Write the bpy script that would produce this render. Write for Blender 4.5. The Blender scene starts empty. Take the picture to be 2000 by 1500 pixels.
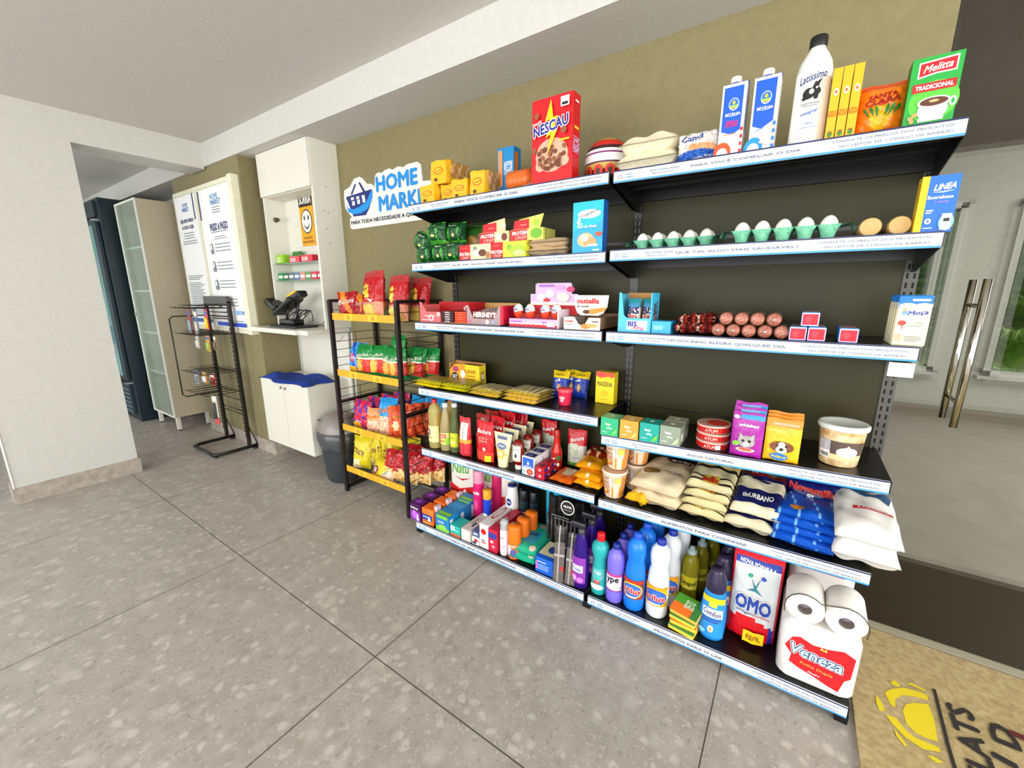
import bpy, math, random
from mathutils import Matrix, Vector
from mathutils.geometry import tessellate_polygon
C = bpy.context.scene.collection
PI = math.pi
# ---------------------------------------------------------------- camera
cam_d = bpy.data.cameras.new('camera'); cam = bpy.data.objects.new('camera', cam_d); C.objects.link(cam)
cam_d.sensor_width = 36.0; cam_d.lens = 808.93/2000*36; cam_d.clip_start = .02; cam_d.clip_end = 200
R3 = Matrix(((0.8266027,-0.1209776,0.5496293),(0.5627809,0.1817926,-0.8063681),(-0.0023655,0.9758669,0.2183534)))
cam.matrix_world = Matrix.Translation((0.5814,-1.4541,1.2872)) @ R3.to_4x4()
bpy.context.scene.camera = cam
sc = bpy.context.scene
# ---------------------------------------------------------------- world, daylight, exposure
sc.view_settings.view_transform = 'Standard'; sc.view_settings.look = 'None'
sc.view_settings.exposure = 0.50; sc.view_settings.gamma = 1; sc.view_settings.use_curve_mapping = False
w = bpy.data.worlds.new('daylight'); sc.world = w; w.use_nodes = True
w.node_tree.nodes['Background'].inputs[0].default_value = (.86,.93,1,1)
w.node_tree.nodes['Background'].inputs[1].default_value = .85
def area(name, loc, target, sx, sy, power, col=(1,1,1), spread=PI):
    d = bpy.data.lights.new(name,'AREA'); d.shape='RECTANGLE'; d.size=sx; d.size_y=sy; d.energy=power; d.color=col; d.spread=spread
    o = bpy.data.objects.new(name,d); C.objects.link(o); o.location=loc
    o.rotation_euler = (Vector(target)-Vector(loc)).to_track_quat('-Z','Y').to_euler(); return o
area('daylight_from_facade', (-.6,-4.6,1.5), (-.6,0,1.2), 6.5, 2.2, 165, (1,.99,.97))
area('daylight_from_entrance', (3.6,-1.6,1.4), (0,-.6,1.3), 2.8, 2.2, 95, (1,.98,.93))
area('daylight_from_left_room', (-6.2,-2.6,1.5), (-3,-.5,1.1), 2.0, 2.0, 30, (.93,.97,1))
area('outside_fill_lamp', (3.2,2.6,2.3), (2.2,3.6,.3), 2.5, 1.8, 75, (1,.97,.9))  # area lamp added under the outside ceiling to brighten floor and far wall
# ---------------------------------------------------------------- materials
def lin(c):
    if isinstance(c,str):
        c=c.lstrip('#'); c=[int(c[i:i+2],16)/255 for i in (0,2,4)]
    return tuple((x/12.92 if x<=.04045 else ((x+.055)/1.055)**2.4) for x in c[:3])+(1,)
_mc={}
def mat(hexc, rough=.5, metal=0.0, trans=0.0, bump=0.0, coat=0.0, alpha=1.0, ior=1.45, bscale=60, spec=None):
    k=(hexc,rough,metal,trans,bump,coat,alpha,ior,bscale,spec)
    if k in _mc: return _mc[k]
    m=bpy.data.materials.new('surface_'+hexc.strip('#')); m.use_nodes=True; nt=m.node_tree; b=nt.nodes['Principled BSDF']
    b.inputs['Base Color'].default_value=lin(hexc); b.inputs['Roughness'].default_value=rough; b.inputs['Metallic'].default_value=metal
    b.inputs['Transmission Weight'].default_value=trans; b.inputs['Coat Weight'].default_value=coat; b.inputs['Alpha'].default_value=alpha; b.inputs['IOR'].default_value=ior
    if spec is not None: b.inputs['Specular IOR Level'].default_value=spec
    if bump:
        n=nt.nodes.new('ShaderNodeTexNoise'); n.inputs['Scale'].default_value=bscale; n.inputs['Detail'].default_value=3
        tc=nt.nodes.new('ShaderNodeTexCoord'); nt.links.new(tc.outputs['Object'],n.inputs['Vector'])
        bp=nt.nodes.new('ShaderNodeBump'); bp.inputs['Strength'].default_value=bump; bp.inputs['Distance'].default_value=.01
        nt.links.new(n.outputs['Fac'],bp.inputs['Height']); nt.links.new(bp.outputs['Normal'],b.inputs['Normal'])
    _mc[k]=m; return m
def nodes(m):
    nt=m.node_tree; return nt, nt.nodes['Principled BSDF'], (lambda t,**kw: _nn(nt,t,kw))
def _nn(nt,t,kw):
    n=nt.nodes.new(t)
    for k,v in kw.items():
        if hasattr(n,k): setattr(n,k,v)
    return n
def mottled(name, stops, scale=8, rough=.5, detail=6, bump=0.0, bscale=200, dist=0.0):
    m=bpy.data.materials.new(name); m.use_nodes=True; nt,b,N=nodes(m)
    tc=N('ShaderNodeTexCoord'); n=N('ShaderNodeTexNoise'); n.inputs['Scale'].default_value=scale; n.inputs['Detail'].default_value=detail; n.inputs['Distortion'].default_value=dist
    r=N('ShaderNodeValToRGB'); e=r.color_ramp.elements
    while len(e)<len(stops): e.new(.5)
    for i,(p,c) in enumerate(stops): e[i].position=p; e[i].color=lin(c)
    L=nt.links.new; L(tc.outputs['Object'],n.inputs['Vector']); L(n.outputs['Fac'],r.inputs[0]); L(r.outputs[0],b.inputs['Base Color']); b.inputs['Roughness'].default_value=rough
    if bump:
        n2=N('ShaderNodeTexNoise'); n2.inputs['Scale'].default_value=bscale; bp=N('ShaderNodeBump'); bp.inputs['Strength'].default_value=bump; bp.inputs['Distance'].default_value=.005
        L(tc.outputs['Object'],n2.inputs['Vector']); L(n2.outputs['Fac'],bp.inputs['Height']); L(bp.outputs['Normal'],b.inputs['Normal'])
    return m
def floor_mat():
    m=bpy.data.materials.new('porcelain_tile'); m.use_nodes=True; nt,b,N=nodes(m); L=nt.links.new
    tc=N('ShaderNodeTexCoord'); P=tc.outputs['Object']
    n1=N('ShaderNodeTexNoise'); n1.inputs['Scale'].default_value=9; n1.inputs['Detail'].default_value=8; n1.inputs['Roughness'].default_value=.65
    r1=N('ShaderNodeValToRGB'); e=r1.color_ramp.elements; e[0].position=.3; e[0].color=lin('#99938b'); e[1].position=.7; e[1].color=lin('#aca69e')
    L(P,n1.inputs['Vector']); L(n1.outputs['Fac'],r1.inputs[0]); col=r1.outputs[0]
    for sc_,lo,hi,cc,fac in ((24,.22,.40,'#cac4bc',.55),(46,.16,.36,'#80776c',.42),(12,.16,.40,'#c4beb6',.45),(80,.15,.40,'#d6cec4',.5),(17,.15,.38,'#91887e',.40)):
        nz=N('ShaderNodeTexNoise'); nz.inputs['Scale'].default_value=sc_*.8; nz.inputs['Detail'].default_value=3
        mx=N('ShaderNodeMixRGB'); mx.inputs[0].default_value=.045; L(P,mx.inputs[1]); L(nz.outputs['Color'],mx.inputs[2]); L(P,nz.inputs['Vector'])
        v=N('ShaderNodeTexVoronoi'); v.inputs['Scale'].default_value=sc_; L(mx.outputs[0],v.inputs['Vector'])
        r=N('ShaderNodeValToRGB'); q=r.color_ramp.elements; q[0].position=lo; q[0].color=(fac,fac,fac,1); q[1].position=hi; q[1].color=(0,0,0,1)
        L(v.outputs['Distance'],r.inputs[0])
        sp=N('ShaderNodeSeparateColor'); L(v.outputs['Color'],sp.inputs[0])
        gt=N('ShaderNodeMath',operation='GREATER_THAN'); gt.inputs[1].default_value=.55; L(sp.outputs[0],gt.inputs[0])
        mu=N('ShaderNodeMath',operation='MULTIPLY'); L(r.outputs[0],mu.inputs[0]); L(gt.outputs[0],mu.inputs[1])
        m2=N('ShaderNodeMixRGB'); L(mu.outputs[0],m2.inputs[0]); L(col,m2.inputs[1]); m2.inputs[2].default_value=lin(cc); col=m2.outputs[0]
    sx=N('ShaderNodeSeparateXYZ'); L(P,sx.inputs[0]); masks=[]
    for ax,off in ((0,-1.568),(1,-.705)):
        a=N('ShaderNodeMath',operation='SUBTRACT'); a.inputs[1].default_value=off-1.0375*20; L(sx.outputs[ax],a.inputs[0])
        d=N('ShaderNodeMath',operation='DIVIDE'); d.inputs[1].default_value=1.0375; L(a.outputs[0],d.inputs[0])
        f=N('ShaderNodeMath',operation='FRACT'); L(d.outputs[0],f.inputs[0])
        p=N('ShaderNodeMath',operation='PINGPONG'); p.inputs[1].default_value=.5; L(f.outputs[0],p.inputs[0])
        lt=N('ShaderNodeMath',operation='LESS_THAN'); lt.inputs[1].default_value=.0019; L(p.outputs[0],lt.inputs[0]); masks.append(lt.outputs[0])
    mm=N('ShaderNodeMath',operation='MAXIMUM'); L(masks[0],mm.inputs[0]); L(masks[1],mm.inputs[1])
    m3=N('ShaderNodeMixRGB'); L(mm.outputs[0],m3.inputs[0]); L(col,m3.inputs[1]); m3.inputs[2].default_value=lin('#4a433b')
    L(m3.outputs[0],b.inputs['Base Color']); b.inputs['Roughness'].default_value=.42
    return m
# ---------------------------------------------------------------- text geometry
_tc={}
def text_geo(s, bold=0.0, shear=0.0):
    bold=0; k=(s,bold,shear)
    if k in _tc: return _tc[k]
    cu=bpy.data.curves.new('t','FONT'); cu.body=s; cu.resolution_u=2; cu.offset=bold; cu.shear=shear; cu.fill_mode='BOTH'
    o=bpy.data.objects.new('t',cu); C.objects.link(o); dg=bpy.context.evaluated_depsgraph_get(); dg.update()
    me=o.evaluated_get(dg).to_mesh()
    V=[(v.co.x,v.co.y) for v in me.vertices]; F=[tuple(p.vertices) for p in me.polygons]
    o.evaluated_get(dg).to_mesh_clear(); bpy.data.objects.remove(o); bpy.data.curves.remove(cu)
    ext=(1,1)
    if V:
        x0=min(v[0] for v in V); x1=max(v[0] for v in V); y0=min(v[1] for v in V); y1=max(v[1] for v in V); ext=(x1-x0+1e-9,y1-y0+1e-9)
        V=[((x-x0)/ext[0],(y-y0)/ext[1]) for x,y in V]
    _tc[k]=(V,F,ext); return V,F,ext
# ---------------------------------------------------------------- mesh builder
I4=Matrix.Identity(4)
class MB:
    def __init__(s): s.v=[];s.f=[];s.m=[];s.s=[];s.mats=[];s.M=I4.copy();s.sub=0
    def mi(s,m):
        if isinstance(m,str): m=mat(m)
        if m not in s.mats: s.mats.append(m)
        return s.mats.index(m)
    def add(s,V,F,m,smooth=False):
        o=len(s.v); M=s.M; s.v+= [tuple(M@Vector(p)) for p in V]
        ml=m if isinstance(m,list) else None
        i=None if ml else s.mi(m)
        for k,f in enumerate(F):
            s.f.append(tuple(o+j for j in f)); s.m.append(s.mi(ml[k]) if ml else i); s.s.append(smooth)
        return s
    def box(s,x0,y0,z0,x1,y1,z1,m,front=None,right=None,left=None,top=None,bottom=None,back=None):
        V=[(x0,y0,z0),(x1,y0,z0),(x1,y1,z0),(x0,y1,z0),(x0,y0,z1),(x1,y0,z1),(x1,y1,z1),(x0,y1,z1)]
        F=[(0,1,5,4),(1,2,6,5),(2,3,7,6),(3,0,4,7),(4,5,6,7),(3,2,1,0)]
        return s.add(V,F,[front or m,right or m,back or m,left or m,top or m,bottom or m])
    def rbox(s,x0,y0,z0,x1,y1,z1,m,c=.004,seg=3):
        # box with rounded vertical edges and softened top/bottom
        pts=[]
        for cx,cy,a0 in ((x1-c,y1-c,0),(x0+c,y1-c,90),(x0+c,y0+c,180),(x1-c,y0+c,270)):
            for k in range(seg+1):
                a=math.radians(a0+90*k/seg); pts.append((cx,cy,math.cos(a),math.sin(a)))
        n=len(pts); e=min(c*.6,(z1-z0)*.3); rings=[(z0,c-e),(z0+e,c),(z1-e,c),(z1,c-e)]
        V=[(px+dx*r,py+dy*r,z) for z,r in rings for px,py,dx,dy in pts]
        F=[(k*n+i,k*n+(i+1)%n,(k+1)*n+(i+1)%n,(k+1)*n+i) for k in range(3) for i in range(n)]
        s.add(V,F,m,True); s.add(V[-n:],[tuple(range(n))],m); s.add(V[:n],[tuple(range(n))[::-1]],m); return s
    def lathe(s,prof,m,seg=24,cx=0,cy=0,cap=True,sq=1.0,smooth=True):
        # prof: (r,z) or (r,z,mat)
        V=[];n=seg
        for p in prof:
            for i in range(n):
                a=2*PI*i/n; V.append((cx+p[0]*math.cos(a),cy+p[0]*math.sin(a)*sq,p[1]))
        F=[];ml=[]
        for k in range(len(prof)-1):
            mm=prof[k][2] if len(prof[k])>2 and prof[k][2] else m
            for i in range(n): F.append((k*n+i,k*n+(i+1)%n,(k+1)*n+(i+1)%n,(k+1)*n+i)); ml.append(mm)
        s.add(V,F,ml,smooth)
        if cap:
            s.add(V[:n],[tuple(range(n))[::-1]],prof[0][2] if len(prof[0])>2 and prof[0][2] else m)
            s.add(V[-n:],[tuple(range(n))],prof[-2][2] if len(prof[-2])>2 and prof[-2][2] else m)
        return s
    def tube(s,pts,r,m,seg=8,closed=False):
        P=[Vector(p) for p in pts]; V=[];n=seg;K=len(P); up=None
        for k in range(K):
            if closed: t=(P[(k+1)%K]-P[k-1])
            else: t=(P[min(k+1,K-1)]-P[max(k-1,0)])
            t.normalize()
            if up is None:
                up=Vector((0,0,1)) if abs(t.z)<.9 else Vector((0,1,0))
            a=t.cross(up)
            if a.length<1e-4: a=t.cross(Vector((1,0,0)))
            a.normalize(); bb=a.cross(t).normalized(); up=bb
            for i in range(n):
                q=2*PI*(i+.5)/n; V.append(tuple(P[k]+a*r*math.cos(q)+bb*r*math.sin(q)))
        F=[];rng=K if closed else K-1
        for k in range(rng):
            k2=(k+1)%K
            for i in range(n): F.append((k*n+i,k*n+(i+1)%n,k2*n+(i+1)%n,k2*n+i))
        if not closed: F+= [tuple(range(n))[::-1],tuple((K-1)*n+i for i in range(n))]
        return s.add(V,F,m,seg>5)
    def bar(s,a,b,w,h,m):
        a=Vector(a);b=Vector(b);t=(b-a).normalized(); up=Vector((0,0,1)) if abs(t.z)<.9 else Vector((0,1,0))
        x=t.cross(up).normalized()*w/2; y=x.cross(t).normalized()*h/2
        V=[tuple(p+sx*x+sy*y) for p in (a,b) for sx,sy in ((-1,-1),(1,-1),(1,1),(-1,1))]
        return s.add(V,[(0,1,5,4),(1,2,6,5),(2,3,7,6),(3,0,4,7),(0,3,2,1),(4,5,6,7)],m)
    def prism(s,poly,y0,y1,m,front=None,smooth=False):
        # polygon in xz extruded along y (front at y0)
        n=len(poly); V=[(x,y0,z) for x,z in poly]+[(x,y1,z) for x,z in poly]
        T=tessellate_polygon([[Vector((x,z,0)) for x,z in poly]])
        s.add(V,[tuple(t) for t in T],front or m); s.add(V,[tuple(n+i for i in t[::-1]) for t in T],m)
        s.add(V,[(i,(i+1)%n,n+(i+1)%n,n+i) for i in range(n)],m,smooth); return s
    # ---- printed shapes laid on a surface given by warp(a,b,layer)
    def art(s,warp,shapes,start=1):
        l=start-.6
        for k,sh in enumerate(shapes):
            l+=.6; t=sh[0]
            if t=='r':
                _,x,y,w_,h_,c=sh[:6]; n=max(1,int(abs(w_)*10)); q=max(1,int(abs(h_)*10))
                V=[warp(x+w_*i/n,y+h_*j/q,l) for j in range(q+1) for i in range(n+1)]
                F=[(j*(n+1)+i,j*(n+1)+i+1,(j+1)*(n+1)+i+1,(j+1)*(n+1)+i) for j in range(q) for i in range(n)]
                s.add(V,F,c)
            elif t=='e':
                _,x,y,rx,ry,c=sh[:6]; n=20; V=[warp(x,y,l)]+[warp(x+rx*f*math.cos(2*PI*i/n),y+ry*f*math.sin(2*PI*i/n),l) for f in ((.5,1) if not s.sub else (.33,.66,1)) for i in range(n)]
                F=[(0,1+i,1+(i+1)%n) for i in range(n)]+[(1+q*n+i,1+q*n+n+i,1+q*n+n+(i+1)%n,1+q*n+(i+1)%n) for q in range(2 if s.sub else 1) for i in range(n)]
                s.add(V,F,c)
            elif t=='p':
                pts=sh[1]; T=[tuple(q) for q in tessellate_polygon([[Vector((x,y,0)) for x,y in pts]])]; pts=list(pts)
                for _ in range(s.sub):
                    T2=[]; cache={}
                    def mid(i,j):
                        kk=(min(i,j),max(i,j))
                        if kk not in cache: cache[kk]=len(pts); pts.append(((pts[i][0]+pts[j][0])/2,(pts[i][1]+pts[j][1])/2))
                        return cache[kk]
                    for i,j,q in T:
                        m1,m2,m3=mid(i,j),mid(j,q),mid(q,i); T2+=[(i,m1,m3),(m1,j,m2),(m3,m2,q),(m1,m2,m3)]
                    T=T2
                s.add([warp(x,y,l) for x,y in pts],T,sh[2])
            elif t=='t':  # ('t',string,x,y,w,h,colour[,rot_deg,bold,shear,outline colour]) x,y = centre
                _,st,x,y,w_,h_,c=sh[:7]; rot=math.radians(sh[7]) if len(sh)>7 else 0; bold=sh[8] if len(sh)>8 else .015; shr=sh[9] if len(sh)>9 else 0
                passes=[(c,bold,0)]
                if len(sh)>10 and sh[10]: passes=[(sh[10],bold+.07,0),(c,bold,.6)]
                asp=sh[11] if len(sh)>11 else 1
                V,F,ext=text_geo(st,0,shr); ca,sa=math.cos(rot),math.sin(rot)
                for cc,bo,dl in passes:
                    bo=max(bo*.62,.016)
                    if bo<.04: shf=[(-bo,0),(bo,0),(0,bo),(0,-bo)]
                    else: shf=[(bo*math.cos(q*PI/4),bo*math.sin(q*PI/4)) for q in range(8)]+[(0,0)]
                    for si,(fx,fy) in enumerate(shf):
                        W=[]; ll=l+si*.14
                        for px,py in V:
                            dx=(px-.5+fx/ext[0])*w_; dy=(py-.5+fy/ext[1])*h_
                            W.append(warp(x+(dx*ca-dy*sa/asp),y+(dx*sa*asp+dy*ca),ll))
                        s.add(W,F,cc)
                    l=ll+.3
        return s
    def build(s,name,parent=None,loc=None,rz=0,rx=0,ry=0,label=None,cat=None,group=None,kind=None):
        me=bpy.data.meshes.new(name); me.from_pydata(s.v,[],s.f)
        for m in s.mats: me.materials.append(m)
        me.polygons.foreach_set('material_index',s.m); me.polygons.foreach_set('use_smooth',s.s); me.update()
        o=bpy.data.objects.new(name,me); C.objects.link(o)
        if loc is not None: o.location=loc
        o.rotation_euler=(rx,ry,rz)
        if parent: o.parent=parent
        tag(o,label,cat,group,kind); return o
def tag(o,label=None,cat=None,group=None,kind=None):
    if label: o['label']=label
    if cat: o['category']=cat
    if group: o['group']=group
    if kind: o['kind']=kind
    return o
def empty(name,loc,label,cat,group=None,rz=0):
    o=bpy.data.objects.new(name,None); C.objects.link(o); o.location=loc; o.rotation_euler=(0,0,rz); o.empty_display_size=.05
    return tag(o,label,cat,group)
def dup(o,loc,label=None,rz=None,rx=None,group=None,parent=None):
    c=o.copy(); C.objects.link(c)
    if parent is None:
        c.location=loc
        if rz is not None: c.rotation_euler[2]=rz
        if rx is not None: c.rotation_euler[0]=rx
        if label: c['label']=label
        if group: c['group']=group
    else: c.parent=parent
    for ch in list(o.children): dup(ch,None,parent=c)
    return c
# surfaces for printing
def wf(w,h,y=0,x0=0,z0=0,e=.0004): return lambda a,b,l:(x0+a*w,y-l*e,z0+b*h)
def wr(x,d,h,y0=0,z0=0,e=.0004): return lambda a,b,l:(x+l*e,y0+a*d,z0+b*h)
def wl(x,d,h,y0=0,z0=0,e=.0004): return lambda a,b,l:(x-l*e,y0+(1-a)*d,z0+b*h)
def wt(w,d,z,x0=0,y0=0,e=.0004): return lambda a,b,l:(x0+a*w,y0+b*d,z+l*e)
def wc(r,z0,h,span=PI,cx=0,cy=0,sq=1.0,r1=None,e=.0006,a0=0):
    def f(a,b,l):
        t=(a-.5)*span+a0; rr=(r+((r1 if r1 is not None else r)-r)*b)+l*e
        return (cx+rr*math.sin(t),cy-rr*sq*math.cos(t),z0+b*h)
    return f
# ---------------------------------------------------------------- packages
def carton(name,w,d,h,col,loc,label,cat='box',group=None,front=(),right=(),left=(),top=(),sides=None,rz=0,rx=0,ry=0,topc=None,rough=.4,rightc=None,leftc=None):
    mb=MB(); m=mat(col,rough) if isinstance(col,str) else col
    sd=mat(sides,rough) if sides else m
    mb.box(0,0,0,w,d,h,m,right=mat(rightc,rough) if rightc else sd,left=mat(leftc,rough) if leftc else sd,top=mat(topc,rough) if topc else sd,back=sd)
    mb.art(wf(w,h),front); mb.art(wr(w,d,h),right); mb.art(wl(0,d,h),left); mb.art(wt(w,d,h),top)
    return mb.build(name,loc=loc,rz=rz,rx=rx,ry=ry,label=label,cat=cat,group=group)
def bag_mesh(mb,w,h,t,base,reg=None,kind='pillow',wr_=.0025,seed=0,nu=22,nv=28,seal=.92,shape=None,back=None):
    rnd=random.Random(seed); ph=[rnd.uniform(0,6.28) for _ in range(8)]; fr=[rnd.uniform(*((1.2,3.6) if kind=='sack' else (3,9))) for _ in range(8)]
    def thick(u,v):
        if kind=='pillow':
            a=max(0,1-abs(u)**3.2)**.6; q=min(1,abs(v)/seal); b=max(0,1-q**3)**.6
            if abs(v)>seal: b=0
            return a*b
        if kind=='sack':
            q=min(1,abs(v)/seal); return 0 if abs(v)>seal else max(0,1-abs(u)**5)**.5*max(0,1-q**6)**.5
        if kind=='pouch':   # gusseted bottom, sealed top
            tt=(v+1)/2; a=max(0,1-abs(u)**(2.2+4*(tt)))**.55; b=min(1,tt/.06)**.5*max(0,1-(tt/ .93)**2.2) if tt<.93 else 0
            return a*b
        if kind=='brick':
            a=max(0,1-abs(u)**8)**.4; b=max(0,1-abs(v)**8)**.4; return a*b
    def wrk(u,v):
        s_=0
        for k in range(4): s_+=math.sin(fr[k]*u*2.2+fr[k+4]*v*1.6+ph[k])*math.sin(fr[(k+3)%8]*v*2+ph[k+4])
        return s_*wr_*.5
    def edge(u,v):
        if kind=='pillow': k=1-.06*(1-abs(v)**2)*abs(u)
        else: k=1
        if shape: k*=shape((v+1)/2)
        return k
    def P(a,b,side,l=0):
        u=2*a-1; v=2*b-1; T=thick(u,v); y=side*(t/2*T+wrk(u,v)*min(1,T*3)+.0007)
        zz=b*h+ (0.012*h*math.sin(9*a+ph[0])*(abs(v)**6) if kind!='brick' else 0)
        return (u*w/2*edge(u,v)+w/2, y+side*l*.0012+t/2, max(zz,0))
    bm=mat(base,.3,bump=.25) if isinstance(base,str) else base
    bk=back or base; bk=mat(bk,.3,bump=.25) if isinstance(bk,str) else bk
    for side in (-1,1):
        V=[P(i/nu,j/nv,side) for j in range(nv+1) for i in range(nu+1)]
        F=[];ml=[]
        for j in range(nv):
            for i in range(nu):
                f=(j*(nu+1)+i,j*(nu+1)+i+1,(j+1)*(nu+1)+i+1,(j+1)*(nu+1)+i); F.append(f if side<0 else f[::-1])
                mm=bm if side<0 else bk
                if reg and (side<0 or back is None):
                    a,b=(i+.5)/nu,(j+.5)/nv; c=reg(a,b)
                    if c: mm=mat(c,.3,bump=.25) if isinstance(c,str) else c
                ml.append(mm)
        mb.add(V,F,ml,True)
    return lambda a,b,l: P(min(max(a,0),1),min(max(b,0),1),-1,l)
LAY=Matrix.Rotation(-PI/2,4,'X')
def bag(name,w,h,t,base,loc,label,cat='bag',group=None,art=(),reg=None,kind='pillow',wr_=.0025,seed=0,rz=0,rx=0,ry=0,lay=False,seal=.92,shape=None,nu=22,nv=28,back=None):
    mb=MB(); mb.sub=2
    if lay and kind=='pillow': kind='sack'
    if lay: mb.M=Matrix.Translation((0,0,t))@LAY    # front face looks up, its top points away (+y)
    f=bag_mesh(mb,w,h,t,base,reg,kind,wr_,seed,nu,nv,seal,shape,back); mb.art(f,art)
    zs=min(v[2] for v in mb.v)
    if lay: mb.v=[(x,y,z-zs) for x,y,z in mb.v]
    return mb.build(name,loc=loc,rz=rz,rx=rx,ry=ry,label=label,cat=cat,group=group)
# ================================================================= SETTING
WHITEP=mottled('wall_paint_white',[(.3,'#c4c3bd'),(.7,'#cac9c3')],40,.8,bump=.15,bscale=300)
OLIVE=mottled('wall_paint_olive',[(.3,'#7d7450'),(.7,'#857b57')],30,.7,bump=.1,bscale=300)
FLOOR=floor_mat()
SKIRT=mottled('porcelain_skirting',[(.3,'#958b7f'),(.5,'#a49a8e'),(.7,'#b3a99d')],25,.45)
STRUCT='structure'
def sbox(name,x0,y0,z0,x1,y1,z1,m,**k):
    return MB().box(x0,y0,z0,x1,y1,z1,m,**k).build(name,kind=STRUCT)
HC=2.38; SZ=2.22
MB().box(-8,-5,-.1,.88,.5,0,FLOOR).box(.88,-5,-.1,4.6,-1.2,0,FLOOR).build('floor',kind=STRUCT)
PALEF=mottled('outside_floor_paving',[(.3,'#8d877c'),(.7,'#9d968b')],6,.5)
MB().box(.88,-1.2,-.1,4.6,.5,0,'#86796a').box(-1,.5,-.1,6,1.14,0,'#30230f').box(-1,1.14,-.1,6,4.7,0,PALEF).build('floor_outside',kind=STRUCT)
MB().box(-8,-5,HC,4.6,.07,HC+.1,WHITEP).build('ceiling',kind=STRUCT)
sbox('wall_back',-2.04,.36,0,.85,.5,SZ,OLIVE)
sbox('wall_back_left',-8,.36,0,-2.775,.5,HC,WHITEP)
sbox('wall_niche',-2.775,.36,0,-2.04,.5,SZ,WHITEP)
sbox('wall_right_end',.85,.36,HC-.16,.852,.5,HC,WHITEP)
sbox('trim_soffit',-8,.07,SZ,4.6,.5,HC+.1,WHITEP)
sbox('wall_column',-3.99,.08,0,-2.775,.36,SZ,OLIVE)
sbox('wall_pillar',-3.45,-1.237,0,-3.285,-.65,2.2,WHITEP)
sbox('trim_beam',-3.55,-5,2.2,-3.285,.07,HC,WHITEP)
sbox('wall_left',-8.1,-5,0,-8,.5,HC,WHITEP)
sbox('wall_left_front',-8,-5.0,0,-5.6,-4.9,HC,WHITEP)
sbox('trim_corner',-3.290,-1.2445,.105,-3.2795,-1.2372,2.2,'#eceae4')
MB().box(-3.462,-1.249,0,-3.273,-.638,.105,SKIRT).build('baseboard_pillar',kind=STRUCT)
MB().box(-3.99,.068,0,-2.763,.08,.105,SKIRT).box(-2.775,.08,0,-2.763,.36,.105,SKIRT).build('baseboard_column',kind=STRUCT)
sbox('baseboard_back',-2.763,.348,0,.85,.36,.105,SKIRT)
# outside, behind the glass door
OUTW=mottled('outside_wall_paint',[(.3,'#96968c'),(.7,'#a1a197')],20,.8)
DARKC=mottled('outside_ceiling_paint',[(.3,'#6d675c'),(.7,'#77716a')],10,.8)
mb=MB()
xs=[(-1,1.15),(1.80,2.15),(3.6,6)]
for a,b in xs: mb.box(a,4.5,0,b,4.7,3,OUTW)
for a,b in ((1.15,1.80),(2.15,3.6)): mb.box(a,4.5,0,b,4.7,.49,OUTW).box(a,4.5,2.1,b,4.7,3,OUTW)
mb.build('wall_outside',kind=STRUCT)
sbox('baseboard_outside',-1,4.48,0,6,4.5,.11,'#6b6355')
sbox('ceiling_outside',-1,.5,2.56,6,4.7,2.66,DARKC)
sbox('wall_outside_left',-1.1,.5,0,-1,4.7,2.6,OUTW)
sbox('wall_outside_right',6,.5,0,6.1,4.7,2.6,OUTW)
FR=mat('#a5a69d',.4)
GLASS=mat('#e8efe9',.02,trans=1.0,ior=1.05,alpha=.25)
for i,(a,b) in enumerate(((1.15,1.80),(2.15,3.6))):
    w_=empty('window_%d'%(i+1),(0,0,0),None,None); w_['kind']=STRUCT
    m=MB(); f=.05
    m.box(a,4.44,.47,b,4.52,.47+f,FR).box(a,4.44,2.1-f,b,4.52,2.1,FR).box(a,4.44,.47,a+f,4.52,2.1,FR).box(b-f,4.44,.47,b,4.52,2.1,FR)
    if i==0: m.box(b-.17,4.42,.47,b-.12,4.52,2.1,FR)
    m.build('frame',parent=w_); MB().box(a+f,4.47,.5,b-f,4.475,2.08,GLASS).build('pane',parent=w_)
    MB().box(a-.04,4.40,.44,b+.04,4.5,.47,FR).build('sill',parent=w_)
# garden seen through the far windows
LEAF=[mat(c,.5) for c in ('#5c8a2a','#7fa53a','#3f6a20','#9ab04a')]
sbox('ground_garden',-1,4.7,-.1,6,9,.3,mottled('lawn',[(.3,'#6d8040'),(.7,'#8b9a52')],8,.9))
def shrub(name,x,y,z,h,n,seed,label,drop=False):
    r=random.Random(seed); mb=MB()
    for k in range(n):
        a=r.uniform(0,2*PI); L=h*r.uniform(.5,1); wd=.02*r.uniform(.7,1.3); pts=[]
        for i in range(7):
            t=i/6; rr=L*.75*t; zz=L*(1.1*t-.7*t*t); pts.append((rr*.6*math.cos(a),rr*.6*math.sin(a),zz))
        V=[];
        for i,p in enumerate(pts):
            ww=wd*math.sin(PI*min(.97,.15+i/7)); V+= [(p[0]-math.sin(a)*ww,p[1]+math.cos(a)*ww,p[2]),(p[0]+math.sin(a)*ww,p[1]-math.cos(a)*ww,p[2])]
        mb.add(V,[(2*i,2*i+1,2*i+3,2*i+2) for i in range(6)],LEAF[r.randrange(4)])
    mb.build(name,loc=(x,y,z),label=label,cat='plant',group='garden plants behind the far windows')
shrub('garden_shrub',1.55,5.9,.3,1.3,170,1,'tall leafy green plant seen behind the left far window')
shrub('garden_shrub',2.75,5.9,.3,1.4,240,2,'arching green plant seen behind the right far window')
shrub('garden_grass',2.5,5.2,.3,.4,160,3,'low grassy tuft at the foot of the right far window')
shrub('garden_shrub',3.75,6.3,.3,1.5,240,4,'bushy plant at the far right edge behind the right window')
sbox('wall_garden',-1,8.7,0,7,8.9,4.2,mottled('hedge',[(.3,'#16240c'),(.5,'#2f4718'),(.7,'#5a7428')],14,.9,bump=1,bscale=30))
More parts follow.
